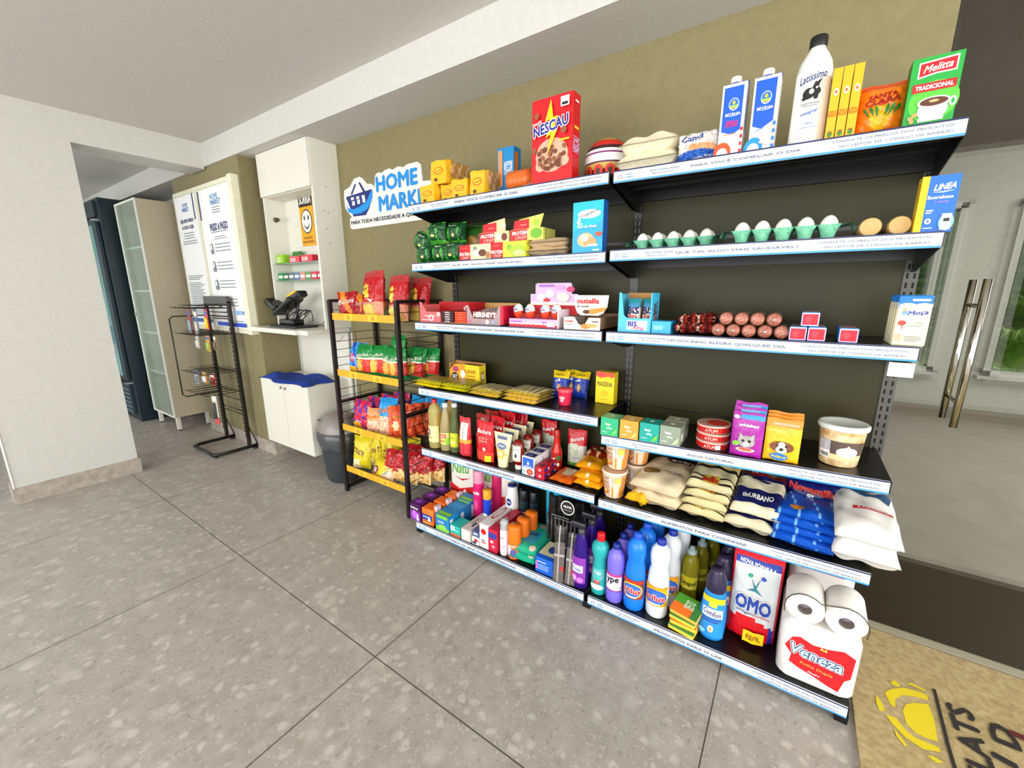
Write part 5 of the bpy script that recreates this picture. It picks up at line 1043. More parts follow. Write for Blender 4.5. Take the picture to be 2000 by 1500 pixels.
for k in range(3):
    pch(-.645+.012*k,.02+.075*k,.098,.205+.008*k,'#c8141e',('bright red tomato pouch with a yellow price tag, front of its row','bright red tomato pouch, second in its row','bright red tomato pouch, rear of its row')[k],lambda a,b:'#d8402e' if b<.28 else None,
     [('t','Bonare',.5,.76,.78,.09,WH,0,.06),('t','EXTRATO',.5,.60,.55,.045,mat('#e8b0a0'),0,.03),('t','TOMATE',.5,.535,.5,.045,mat('#e8b0a0'),0,.03),('e',.62,.36,.09,.05,mat('#e8c8b8'))]+([('r',.66,.06,.30,.15,mat('#c9cf1e'))] if k==0 else []),206+k,'bright red tomato pouches in a row')
for k in range(2): pch(-.60+.02*k,.235 if k else .24,.09,.225,'#c01824','red pouch at the very back behind the squeeze tubes, '+('left','right')[k],None,[('t','ketchup',.5,.7,.6,.07,mat('#e8b8a8'))],212+k,'red pouches at the back') if k==1 else None
# mayonnaise tubes
def tubem(x,y,k):
    mb=MB(); n=24; V=[]; zs_=[0,.010,.011,.05,.09,.13,.157,.165]
    for j,zz in enumerate(zs_):
        t=zz/.165; a=.0245+.028*max(0,(t-.06))/.94; b_=.021*(1-max(0,(t-.06)/.94))**.8+.0008
        for i in range(n):
            q=2*PI*i/n; V.append((a*math.copysign(abs(math.cos(q))**.8,math.cos(q)),b_*math.sin(q),zz))
    cr=mat('#e6dcae',.35); mb.add(V,[(j*n+i,j*n+(i+1)%n,(j+1)*n+(i+1)%n,(j+1)*n+i) for j in range(7) for i in range(n)],cr,True); mb.add(V[-n:],[tuple(range(n))],cr)
    f=lambda a,b,l:((a-.5)*(.05+.045*b),-(.021*(1-b*.93)**.8+.0009)*(1-(2*a-1)**2*.35)-l*.0006,.012+b*.15)
    mb.art(f,[('r',.2,.82,.6,.10,mat('#5a6490')),('e',.5,.60,.34,.10,mat('#5a6aa0')),('t','mayo',.5,.60,.45,.07,WH,0,.03),('r',.2,.22,.5,.27,mat('#efb52a')),('e',.45,.36,.22,.09,mat('#f6e2a0')),('e',.82,.36,.08,.05,mat('#c9b23a'))],start=2)
    mb.build('mayonnaise_tube',loc=(x,y,z5(x)),label='cream mayonnaise squeeze tube, '+('front of its row','second in its row','third in its row','last in its row')[k],cat='tube',group='mayonnaise squeeze tubes')
for k,(x,y) in enumerate(((-.492,.045),(-.500,.115),(-.505,.19),(-.505,.26))): tubem(x,y,k)
for k,(x,y) in enumerate(((-.412,.055),(-.415,.145),(-.415,.23))):
    kp=[(.0155,0,WH),(.0165,.002,WH),(.0165,.020,WH),(.015,.021,mat('#7a1a10',.2)),(.022,.030),(.029,.055),(.030,.10),(.028,.125),(.018,.140),(.001,.145)]
    bottle('ketchup_bottle',kp,mat('#7a1a10',.2),(x,y,z5(x)),'upside-down ketchup bottle with a white cap, '+('front one','middle one','rear one')[k],group='upside-down ketchup bottles',sq=.75,cap=None,lab=(.0300,.045,.075,1.6,mat('#e8e4d8',.45),[('r',.08,.06,.84,.88,mat('#b8b89a')),('r',.12,.1,.76,.8,mat('#eceadf')),('t','KETCHUP',.5,.72,.6,.10,mat('#4a6a4a'),0,.03),('e',.5,.35,.12,.13,mat('#3a3a30'))]))
for k in range(3):
    carton('tomato_pulp_box',.064,.062,.088,'#e9e7ea',(-.368,.018+.065*k,z5(-.33)),'blue and white tomato carton, '+('front one','middle one','rear one')[k]+' of its row','carton','blue and white tomato cartons',front=[('r',.06,.42,.88,.52,mat('#2a5fc0')),('p',[(.4,.62),(.5,.78),(.6,.62),(.5,.55)],WH),('r',.2,.46,.6,.04,WH),('e',.65,.2,.26,.17,mat('#c83a2e')),('e',.65,.2,.14,.09,mat('#e87a5a')),('r',.05,.02,.14,.3,mat('#8fc0e0'))],top=[('r',.1,.15,.8,.6,NAVY),('r',.3,.3,.4,.2,mat('#5a8ae0'))],right=[('r',.1,.1,.3,.7,mat('#b8bcc8')),('r',.5,.2,.35,.4,mat('#d8b0a8'))])
for k in range(2):
    for j in range(2):
        carton('sauce_cube',.042,.055,.028,'#b81226',(-.292,.012+.058*k,z5(-.28)+.029*j),'small red and blue carton beside the tomato cartons, '+('front','back')[k]+(' bottom',' top')[j],'carton','small red cartons',front=[('r',.2,.25,.5,.5,mat('#e83a4a')),('e',.5,.5,.1,.2,WH)],right=[('r',.1,.2,.5,.6,mat('#2a2a7a')),('r',.65,.3,.2,.3,WH)],top=[('r',.2,.2,.5,.5,mat('#7a1226'))])
def bon(x,y,rz,k,lb):
    pch(x,y,.088,.182,'#cfcfbe',lb,lambda a,b:('#c8141e' if b>.60+.03*math.sin(a*5) else ('#6fa03a' if b<.13 else None)),[('t','Bonare',.5,.76,.7,.10,WH,8,.05),('e',.45,.40,.13,.09,mat('#b8c8a8')),('r',.3,.25,.35,.04,mat('#a8a8b8'))],220+k,'white and red corn pouches',rz=rz,t=.04)
bon(-.425,.27,0,0,'white and red pouch behind the sauce bottles, left of the hot sauce'); bon(-.235,.20,.25,1,'white and red pouch right of the red hot sauce bottle')
bottle('hot_sauce_bottle',[(.024,0),(.0255,.006),(.0255,.085),(.022,.10),(.016,.115),(.014,.15),(.0125,.185)],mat('#c41c10',.15),(-.262,.150,z5(-.26)),'slim red hot sauce bottle with white upright lettering',cap=([(.0145,.155),(.0145,.192),(.013,.194)],mat('#b01810',.3)),lab=(.0256,.012,.070,2.4,mat('#a8180f',.4),[('t','GOTA',.42,.45,.80,.26,WH,90,.08,0,None,.75),('r',.7,.6,.3,.3,mat('#3a6a2a')),('e',.8,.3,.1,.12,WH)]))
# snack packets lying flat
YO='#ee9e12'
def fl(x,y,dz,w_,d_,h,c,lb,sd,reg=None,rz=0,art=(),grp='flat yellow snack packets near the bay joint'):
    zb=S('5L',min(x,-.006)); return bag('snack_packet',w_,d_,h,c,(x,y,zb+dz),lb,'packet',grp,art,reg,'pillow',.004,sd,rz,0,0,True,.9,nu=18,nv=16)
fl(-.228,.012,0,.105,.15,.022,'#dd6418','orange snack packet lying flat at the front, left of the yellow ones',230,lambda a,b:'#d9cfae' if .25<a<.7 and .35<b<.9 else None,-.05,grp=None)
for k,(x,y,dz,rz) in enumerate(((-.118,.025,0,-.05),(-.122,.03,.026,.0),(-.135,.075,.050,.1),(-.04,.16,.0,.0),(-.045,.165,.026,.05))):
    fl(x if k<3 else x-.03,y,dz,.118 if k<3 else .10,.16 if k<3 else .12,.032,YO,'yellow snack packet lying flat, '+('bottom of the front stack','middle of the front stack','top of the front stack','bottom of the rear stack','top of the rear stack')[k],231+k,lambda a,b:'#f6e6c8' if (a-.5)**2+(b-.12)**2<.005 else ('#b8500e' if b>.6 and math.sin(a*15)>.5 else None),rz)
fl(-.130,.17,.075,.10,.11,.03,'#7a1a12','dark red snack packet lying on top of the yellow stack',238,lambda a,b:'#c9a070' if math.sin(a*14)*math.sin(b*12)>.3 else None,.1,grp=None)
# noodle cups
def ncup(x,y,dz,lb,grp='orange and white noodle cups'):
    mb=MB().lathe([(.034,0),(.035,.003),(.047,.100),(.0515,.104),(.0515,.110),(.047,.112)],mat('#ead9c2',.4),30,cap=False)
    mb.lathe([(.034,.001),(.0341,.0012)],WH,30); mb.lathe([(.001,.1085),(.048,.109)],mat('#d9a884',.35),30,cap=False)
    f=wc(.0352,.003,.097,2*PI,r1=.0468)
    mb.art(f,[('r',.0,.0,.13,1,mat('#e88f28')),('r',.13,.0,.20,1,mat('#e8b070')),('r',.33,0,.15,.55,mat('#e69838')),('r',.33,.55,.15,.45,mat('#e8c9a0')),('r',.52,.0,.14,.5,mat('#ee8a1e')),('r',.66,0,.2,1,mat('#e8a050')),('e',.42,.26,.045,.14,mat('#c96a2a')),('e',.42,.30,.025,.08,mat('#e8c870')),
      ('t','CREMOSO',.40,.66,.14,.13,mat('#b0643c'),0,.03),('t','NOODLE',.41,.50,.13,.10,mat('#c8501e'),0,.03),('t','cup',.42,.85,.10,.10,mat('#a85a5a')),('r',.49,.55,.03,.35,mat('#d8e0e0')),('e',.60,.8,.04,.15,mat('#d8cf5a'))])
    mb.build('noodle_cup',loc=(x,y,z5(x)+dz),label=lb,cat='cup',group=grp)
ncup(.047,.068,0,'orange and white noodle cup at the bottom of the front stack'); ncup(.045,.095,.113,'orange and white noodle cup stacked on top of the front one'); ncup(.095,.185,0,'orange and white noodle cup at the bottom of the rear stack'); ncup(.10,.19,.113,'orange and white noodle cup stacked on top of the rear one')
bag('pasta_bag',.085,.29,.04,'#b86a14',(.110,.01,z5(.12)),'long yellow and orange pasta bag lying beside the noodle cups','bag',reg=lambda a,b:'#e8b81e' if b<.22 else ('#c83a1a' if (a-.5)**2+((b-.3)*3)**2<.05 else None),lay=True,seed=250,wr_=.008,rz=-.12)
# ---------- fourth shelf, right
z4=lambda x:S('4R',x)
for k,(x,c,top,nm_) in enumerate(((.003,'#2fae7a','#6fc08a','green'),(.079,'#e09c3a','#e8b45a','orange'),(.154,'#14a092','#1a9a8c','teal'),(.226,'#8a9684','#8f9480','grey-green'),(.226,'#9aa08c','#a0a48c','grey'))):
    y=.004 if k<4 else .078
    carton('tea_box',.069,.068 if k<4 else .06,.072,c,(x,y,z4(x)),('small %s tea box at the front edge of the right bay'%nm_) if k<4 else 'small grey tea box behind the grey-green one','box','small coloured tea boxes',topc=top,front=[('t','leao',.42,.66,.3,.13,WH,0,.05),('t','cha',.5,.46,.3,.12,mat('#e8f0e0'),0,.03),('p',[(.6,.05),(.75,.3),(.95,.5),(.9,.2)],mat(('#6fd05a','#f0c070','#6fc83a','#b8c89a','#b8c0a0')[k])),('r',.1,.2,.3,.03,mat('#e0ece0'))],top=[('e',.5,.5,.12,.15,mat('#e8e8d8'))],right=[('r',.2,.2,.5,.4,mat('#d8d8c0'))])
for k in range(3):
    mb=MB().lathe([(.050,0,mat('#d8c8c0',.3,.5)),(.052,.002,mat('#cf2a26',.35)),(.052,.020,mat('#e8b8a8',.35)),(.054,.023,mat('#e8b8a8',.35)),(.054,.027)],mat('#e0b0a0',.35),32)
    mb.lathe([(.001,.0272),(.050,.0272)],mat('#d9a898',.35,.2),32,cap=False)
    mb.art(wc(.0522,.003,.016,2*PI),[('r',.3,.1,.4,.8,RED),('t','ATUM',.5,.5,.12,.6,mat('#f0c8b8'),0,.04)]+([('r',.55,.05,.05,.9,WH)] if k==0 else []))
    if k==2: mb.lathe([(.001,.0275),(.034,.0275)],mat('#e0301e',.35),24,cx=.012,cap=False)
    mb.build('tuna_can',loc=(.388,.078,z4(.39)+.0285*k),rx=0,ry=-.04 if k==2 else 0,label='red and pink tuna can, '+('bottom','middle','top')[k]+' of the stack',cat='can',group='stacked tuna cans')
WP=mat('#a01f96',.3,bump=.2)
def catface(): return [('e',.5,.36,.27,.13,mat('#a8a4a0')),('p',[(.26,.42),(.28,.55),(.42,.47)],mat('#a8a4a0')),('p',[(.58,.47),(.74,.55),(.75,.42)],mat('#a8a4a0')),('e',.40,.38,.05,.03,BLK2),('e',.60,.38,.05,.03,BLK2),('e',.5,.31,.10,.05,WH),('e',.5,.335,.025,.015,mat('#c98a8a')),('r',.49,.42,.02,.08,GREY),('e',.5,.19,.30,.05,mat('#e0c8b8')),('e',.5,.20,.22,.035,mat('#c8604a')),('e',.18,.31,.11,.055,mat('#7fc83a'))]
for k in range(3):
    bag('cat_food_pouch',.090,.148+.012*k,.018,WP,(.449,.012+.022*k,z4(.49)),'purple cat food pouch, '+('front','middle','rear')[k]+' one','pouch','purple cat food pouches',kind='pouch',seed=260,wr_=.0012,reg=lambda a,b:'#2f8fd0' if .84<b<.93 and a>.25 else None,art=[('t','whiskas',.52,.72,.62,.065,WH,0,.06)]+catface()+[('e',.13,.9,.09,.04,WH)] if k==0 else [('r',.2,.9,.6,.04,mat('#7fb0d8'))],nu=16,nv=20)
for k in range(3):
    bag('dog_food_pouch',.094,.138+.006*k,.018,'#efb418',(.543,.018+.020*k,z4(.59)),'yellow dog food pouch, '+('front','middle','rear')[k]+' one','pouch','yellow dog food pouches',kind='pouch',seed=266,wr_=.0012,reg=lambda a,b:'#e08a2a' if b>.82 else None,
      art=[('t','CARNE AO MOLHO',.55,.88,.7,.035,WH,0,.02),('e',.5,.36,.34,.13,mat('#7a4524')),('e',.5,.34,.13,.14,mat('#efe8dc')),('e',.5,.29,.16,.07,mat('#efe8dc')),('e',.38,.39,.035,.025,BLK2),('e',.62,.39,.035,.025,BLK2),('e',.5,.31,.06,.035,BLK2),('e',.45,.14,.26,.085,mat('#2f74c0')),('t','Pedigree',.45,.14,.4,.06,YEL_,0,.05),('r',.1,.72,.5,.06,mat('#e8d05a'))] if k==0 else [],nu=16,nv=20)
TUB=mat('#e6cfa0',.2,trans=.35,ior=1.3,alpha=.9)
o=bottle('biscuit_tub',[(.046,0),(.048,.004),(.058,.112),(.060,.118)],mottled('biscuits_in_tub',[(.3,'#b98f5c'),(.5,'#dcb98a'),(.7,'#eed9b4')],45,.3),(.738,.105,z4(.74)),'round clear tub of biscuits with a white lid and a brown label','tub',cap=([(.062,.112),(.0645,.116),(.0645,.124),(.060,.129),(.055,.126),(.001,.126)],mat('#dfe3dc',.3)),seg=36,
 lab=(.0500,.022,.058,2.3,mat('#5a4a44',.4),[('r',.0,.0,1,.3,mat('#e8cf9a')),('e',.62,.45,.22,.28,mat('#e8dfd0')),('p',[(.5,.5),(.62,.85),(.74,.5)],WH),('r',.02,.3,.26,.7,mat('#b8b8c0')),('r',.02,.02,.26,.42,WH),('r',.05,.1,.2,.2,GREY)],.0555))
# ---------- fifth shelf, right: grain bags
z5=lambda x:S('5R',x)
GRN_=mat('#d9c6a0',.35,bump=.6,bscale=260)
for k in range(2):
    bag('corn_grits_bag',.185,.265,.058,mat('#dccaa9',.35,bump=.2,bscale=80),(.118,.035,z5(.2)+.047*k),('beige grain bag, bottom of two','beige grain bag with a brown logo, top of two')[k],'bag','beige grain bags',lay=True,seed=270+k,wr_=.006,rz=-.13,rx=.12*k,reg=(lambda a,b:'#c0a888' if b>.62 else None) if k else None,
       art=[('e',.28,.36,.20,.115,WH),('e',.28,.36,.185,.10,mat('#8a6a2e',.6)),('e',.62,.80,.26,.07,mat('#5a1a1c')),('t','COCI',.64,.80,.36,.05,WH,0,.08),('t','milho branco',.72,.42,.42,.035,mat('#5a4030'),0,.03),('t','canjica',.72,.37,.3,.03,mat('#5a4030'))] if k else ())
def ri(a,b):
    if .1<b<.16 or .20<b<.26: return '#2a241c'
    if b>.34 and (.48<b<.53): return '#2a241c'
    if b>.53: return '#e0cf86'
    return None
for k in range(4):
    bag('rice_bag',.150,.26,.040,mat('#e0d4a4',.35,bump=.25,bscale=160),(.305+.004*k,.035+.012*k,z5(.38)+.030*k),'yellowish rice bag with black stripes and red lettering, '+('bottom','second from the bottom','third from the bottom','top')[k]+' of its stack','bag','striped rice bags',lay=True,seed=280+k,wr_=.006,rz=-.07+.02*(k%2),rx=(.16 if k==3 else .03*k),reg=ri,
       art=[('r',.34,.09,.34,.17,mat('#c8b03a')),('t','ad\u00eds',.5,.175,.34,.12,mat('#c0281c'),0,.08)]+([('e',.5,.72,.33,.13,mat('#4a2a24')),('e',.5,.72,.30,.11,mat('#e9d4c0'))] if k==3 else []))
def urb(a,b):
    if .14<b<.48: return '#1b1e56'
    if .62<b: return '#1b1e56' if b>.70 and b<.8 else ('#7a1a22' if .8<=b<.93 else None)
    return None
for k,(x,y,dz,rx_2) in enumerate(((.452,.035,0,0),(.468,.06,.040,.30))):
    bag('rice_bag',.150,.235,.046,mat('#e2d8b8',.35,bump=.25,bscale=160),(x,y,z5(.5)+dz),('navy and white rice bag, bottom one','navy and white rice bag leaning on top')[k],'bag','navy rice bags',lay=True,seed=290+k,wr_=.006,rx=rx_2,rz=-.03,reg=urb,
       art=[('t','tioURBANO',.5,.30,.62,.10,WH,0,.07)]+([('t','Tipo-Um',.5,.86,.5,.06,mat('#e8c8b8'),0,.04),('e',.5,.66,.2,.03,mat('#1b1e56'))] if k else []))
bag('corn_flakes_bag',.17,.165,.06,'#141a5c',(.618,.20,z5(.7)),'navy corn flour bag with a yellow bowl and red lettering standing at the back','bag',reg=lambda a,b:'#e8a21e' if (a-.55)**2+((b-.22)*1.3)**2<.16 else None,seed=296,rx=-.15,art=[('t','Novomilho',.5,.80,.86,.13,mat('#c8321c'),-4,.08),('t','Flocao',.62,.65,.45,.09,WH,-4,.05),('r',.12,.26,.34,.11,mat('#2a5ab8')),('t','GLUTEN',.29,.31,.28,.06,WH,0,.05)])
for k in range(4):
    bag('corn_flour_packet',.168,.19,.034,'#1556c4',(.592+.006*(k%2),.022+.012*k,z5(.66)+.024*k),'bright blue corn flour packet lying flat, '+('bottom','second from the bottom','third from the bottom','top')[k]+' one','packet','bright blue packets on the fifth shelf',lay=True,seed=300+k,wr_=.006,rz=-.08+.04*(k%2),reg=lambda a,b:'#e0902a' if (a-.35)**2+((b-.25)*1.5)**2<.012 else ('#7fb8f0' if math.sin(a*19+b*5)>.93 else None))
for k in range(2):
    bag('sugar_bag',.155,.30,.070,mat('#efece6',.35,bump=.15,bscale=40),(.752,-.004+.006*k,z5(.82)+.056*k),('white sugar bag, lower one at the shelf end','white sugar bag with a blue bird, upper one at the shelf end')[k],'bag','white sugar bags',lay=True,seed=310+k,wr_=.006,rz=-.02,rx=.10*k,
       art=[('p',[(.12,.84),(.30,.93),(.62,.80),(.85,.90),(.95,.84),(.86,.62),(.72,.72),(.50,.70),(.28,.80)],mat('#1c4a7a')),('r',.28,.42,.62,.05,mat('#d02a34')),('t','A MODERNA',.59,.445,.5,.03,WH,0,.03)] if k else ())
# ---------- base shelf, left
z6=.068
PT=mat('#5a1a6a',.35)
for j in range(3):
    carton('pad_packet',.078,.062,.098,'#43124e',(-1.048+.002*j,-.060+.088*j,z6),'purple and black pad packet, '+('front','middle','rear')[j]+' one','packet','purple pad packets',front=[('r',.0,.0,1,.55,mat('#8a2aa0')),('e',.45,.35,.28,.25,mat('#b86ad8')),('p',[(.62,.05),(.85,.05),(.8,.4),(.72,.45)],WH),('t','Intimus',.45,.75,.7,.13,WH,0,.05)],top=[('e',.5,.5,.4,.35,mat('#6a2a9c')),('e',.5,.5,.15,.15,mat('#b04ac8'))],right=[('r',.2,.2,.4,.6,mat('#8a8088'))])
for j in range(3):
    mb=MB().rbox(0,0,0,.085,.072,.092,mat('#ee6f18',.35),.008); mb.art(wf(.085,.092,-.0005),[('r',.06,.30,.88,.36,mat('#2a3f9a')),('t','always',.4,.5,.5,.12,WH,0,.04),('p',[(.55,.3),(.7,.6),(.85,.3)],WH),('r',.1,.08,.7,.1,mat('#f0a060'))]); mb.box(.078,.02,.080,.098,.05,.112,mat('#d8c0c8',.4))
    mb.build('pad_packet',loc=(-.962,-.058+.088*j,z6),label='orange pad packet with a blue band, '+('front','middle','rear')[j]+' one',cat='packet',group='orange pad packets')
for j in range(3):
    carton('pad_packet',.092,.080,.092 if j<2 else .100,'#1d7fc0',(-.856,-.058+.086*j,z6),'blue and green pad packet, '+('front','middle','rear')[j]+' one','packet','blue pad packets',front=[('r',.0,.02,1,.22,mat('#7fc83a')),('e',.5,.28,.3,.13,mat('#8fd050')),('r',.1,.78,.8,.2,mat('#7fc23a')),('t','SYM',.4,.55,.4,.12,WH,0,.05)],top=[('r',.05,.1,.9,.35,mat('#86c43a'))] if j!=1 else [('r',.1,.2,.8,.5,mat('#2f9ad0'))],right=[('r',.1,.1,.3,.7,mat('#d0dce4'))])
carton('soap_box',.066,.08,.060,'#25b3a6',(-.757,-.055,z6),'small teal box between the blue pads and the toothpaste','box',front=[('r',.05,.5,.4,.4,mat('#e8f0f0')),('t','wet',.24,.7,.22,.2,TEAL),('r',0,0,1,.25,mat('#c96a3a')),('r',.5,.5,.35,.12,mat('#8fd8d0'))])
for k,(x,y,w_,d_,h,dz,c,lb) in enumerate(((-.683,-.055,.058,.19,.064,0,'#cfc8bf','long grey-white toothpaste box, left one'),(-.617,-.052,.044,.19,.040,0,'#e9e6e4','low white toothpaste box between the two taller ones'),(-.617,-.045,.044,.19,.028,.041,'#4a5a8a','dark blue toothpaste box lying on the low white one'),(-.568,-.050,.052,.23,.128,0,'#e6e0e0','tall white and red toothpaste box'),(-.513,-.052,.048,.22,.118,0,'#c8203e','red and purple toothpaste box beside the clear spray can'))):
    sh_=[('r',.1,.1,.8,.8,mat('#ded8d0'))] if k==0 else ([('r',.1,.1,.5,.3,NAVY),('e',.6,.6,.3,.2,RED)] if k==1 else ([('r',.1,.3,.6,.3,WH)] if k==2 else ([('e',.45,.68,.3,.12,RED),('r',.2,.2,.5,.05,RED),('r',.2,.3,.4,.04,NAVY)] if k==3 else [('r',.0,.6,1,.25,mat('#3a3a9a')),('e',.4,.45,.2,.06,WH),('e',.6,.25,.2,.06,mat('#e8a0b8'))])))
    carton('toothpaste_box',w_,d_,h,c,(x,y,z6+dz),lb,'box','toothpaste boxes',front=sh_,top=[('e',.5,.55,.32,.28,mat('#b8202c')),('e',.5,.55,.24,.22,mat('#e6e0e0')),('t','close',.5,.55,.4,.10,mat('#8a2a38'),90,.03)] if k in (3,) else [('r',.2,.3,.3,.3,mat('#b8a89a')),('r',.55,.2,.2,.2,NAVY)],right=[('r',.2,.3,.6,.3,mat('#b83a5a'))] if k>2 else ())
bottle('spray_can',[(.019,0),(.0205,.003),(.0205,.125),(.017,.132)],mat('#e6dde2',.25),(-.436,-.028,z6),'slim white and pink spray can with a clear cap',cap=([(.0195,.130),(.0195,.165),(.016,.178),(.001,.180)],mat('#cfd3d6',.15,trans=.4)),lab=(.0205,.01,.11,2.8,mat('#e9dfe6',.4),[('p',[(.1,.0),(.9,.0),(.75,.35),(.45,.62),(.3,.35)],mat('#d82a6a')),('r',.3,.72,.4,.04,GREY),('e',.6,.3,.15,.12,mat('#f0b8cc'))]))
for k in range(3):
    bottle('deodorant_can',[(.028,0),(.0305,.004),(.0305,.110)],mat('#e0651a',.3),(-.385+.002*k,-.018+.072*k,z6),'orange deodorant can, '+('front','middle','rear')[k]+' of the row',group='orange deodorant cans',cap=([(.0318,.082),(.0318,.155),(.028,.163),(.001,.164)],mat('#ef7414',.35)),lab=(.0307,.008,.072,2.4,mat('#c97a4a',.4),[('e',.35,.5,.2,.3,mat('#e8d8d8')),('e',.65,.35,.2,.3,mat('#5a5a9a')),('r',.2,.8,.6,.1,mat('#f0c8a0'))]))
for k in range(2):
    bag('wipes_pack',.135,.26,.042,'#22b48e',(-.395,-.055+.006*k,z6+.035*k),('turquoise wet wipes pack, lower of two','turquoise wet wipes pack, upper of two')[k],'packet','turquoise wipes packs',lay=True,seed=330+k,wr_=.0012,rz=.02,kind='pillow',reg=lambda a,b:'#2a9fc0' if .25<a<.75 and .2<b<.62 else ('#d8b08a' if (a-.5)**2+((b-.82)*1.6)**2<.02 else None),art=[('t','BABY',.5,.5,.3,.10,mat('#1a4a9a'),0,.05),('e',.8,.12,.12,.06,mat('#e8d0b8'))])
carton('cotton_box',.088,.13,.075,'#1a62d0',(-.250,-.052,z6),'bright blue box with a baby picture at the front edge of the base shelf','box',front=[('r',.1,.7,.5,.05,WH),('r',.15,.5,.6,.04,mat('#b8d0f0')),('r',.15,.38,.6,.04,mat('#b8d0f0')),('r',.15,.26,.6,.04,mat('#b8d0f0')),('r',.02,.2,.12,.5,mat('#c86ad0'))],top=[('r',0,.2,1,.8,mat('#e0d8b0')),('e',.55,.6,.25,.22,mat('#2a4aa0')),('e',.65,.82,.2,.1,mat('#c83a3a'))],rx=0)
# grey hanging pouches
for k,(x,y,rz_,ln) in enumerate(((-.150,-.078,.30,.245),(-.105,-.062,.15,.225))):
    bag('razor_pouch',.046,ln,.012,mat('#625a58',.2,bump=.4),(x,y,.072 if k==0 else .070),('thin grey clear-fronted pouch hanging over the shelf edge, left one','thin grey clear-fronted pouch beside the purple bottle')[k],'pouch','grey pouches',kind='brick',seed=340+k,wr_=.002,rx=-.20,rz=rz_,nu=16,nv=24,reg=lambda a,b:'#a89e98' if .4<a<.47 or (b>.45 and b<.5) else ('#1c1a1c' if b>.72 else ('#a8323a' if b<.3 and b>.22 and a>.6 else None)))
# big tissue packs at the back
def paper(x,y,lb,sd):
    mb=MB().rbox(0,0,0,.20,.085,.345,mat('#e9e4dc',.4,bump=.3,bscale=30),.03,5)
    mb.art(wf(.15,.345,-.0005,.025),[('p',[(-.12,0),(-.12,.36),(.35,.28),(1.1,.40),(1.1,0)],mat('#c8141e')),('p',[(.45,.22),(.62,.30),(.8,.22),(.62,.14)],WH),('t','Natu',.42,.66,.86,.18,mat('#5fae3a'),4,.02,.25),('p',[(.1,.50),(.45,.47),(.95,.53),(.5,.44)],mat('#b8282e')),('e',.5,.86,.35,.02,mat('#c8505a'))])
    mb.build('toilet_paper_pack',loc=(x,y,z6),label=lb,cat='pack',group='white and red paper packs behind the toiletries')
paper(-1.005,.215,'white and red paper pack with green lettering at the back left of the base shelf',1); paper(-.795,.215,'white and red paper pack, right of the first, behind the pink bottle',2)
def tall(nm,x,y,r_,h,c,capc,lb,art=(),caph=.03,labc=None,group=None,trans=0):
    return bottle(nm,[(r_*.94,0),(r_,.004),(r_,h*.78),(r_*.85,h*.86),(r_*.5,h*.92)],mat(c,.3,trans=trans),(x,y,z6),lb,group=group,cap=([(r_*.6,h*.88),(r_*.62,h-.004),(r_*.5,h),(.001,h)] if caph<.05 else [(r_*1.02,h-caph),(r_*1.02,h-.004),(r_*.9,h),(.001,h)],mat(capc,.3)),lab=(r_,h*.1,h*.55,2.4,mat(labc or c,.4),list(art)))
tall('shampoo_bottle',-.735,.155,.030,.285,'#d8186e','#d890a8','tall pink spray bottle behind the blue pads',art=[('t','seda',.5,.85,.6,.12,WH,0,.05),('e',.5,.4,.2,.2,mat('#e84a92'))],caph=.07)
tall('shampoo_bottle',-.655,.215,.030,.285,'#b81256','#b81256','dark pink bottle behind the tall pink one',caph=.07)
tall('sunscreen_tube',-.655,.125,.022,.205,'#1f44c8','#e8a01e','blue bottle with an orange cap beside the pink one',art=[('e',.5,.3,.3,.2,WH)],caph=.05)
tall('lotion_bottle',-.575,.245,.034,.31,'#e2e2d8','#d8d8ce','white bottle with green leaves at the back',art=[('p',[(.4,.3),(.8,.45),(.6,.62)],mat('#4a9a3a')),('t','DO',.6,.8,.3,.12,mat('#6fae3a'))],caph=.03)
bottle('lotion_bottle',[(.034,0),(.037,.006),(.036,.12),(.030,.20),(.0235,.235)],mat('#e9e7e6',.3),(-.535,.215-.03,z6),'white body lotion bottle with a dark blue cap and round blue logo',cap=([(.0235,.232),(.0240,.245),(.001,.246)],mat('#1a2a6a',.3)),lab=(.037,.02,.17,2.2,mat('#eae8e7',.35),[('e',.5,.80,.20,.12,mat('#1f2f86')),('t','NIVEA',.5,.80,.28,.06,WH,0,.05),('e',.5,.3,.2,.2,mat('#e8d8d8'))],.0325))
for k,(x,y) in enumerate(((-.475,.205),(-.42,.215))):
    tall('deodorant_can',x,y,.024,.225,'#1c3038','#101418','dark spray can with a teal band, '+('left','right')[k]+' of the pair at the back',art=[('r',0,.1,1,.3,mat('#2a7a86')),('r',.2,.6,.6,.1,mat('#c8d0d4'))],caph=.06,group='dark spray cans')
carton('diaper_pack',.10,.05,.37,'#1fa8c8',(-.36,.235,z6),'tall turquoise pack at the back of the base shelf','pack',front=[('t','PAMPERS',.5,.72,.8,.04,WH,0,.04)])
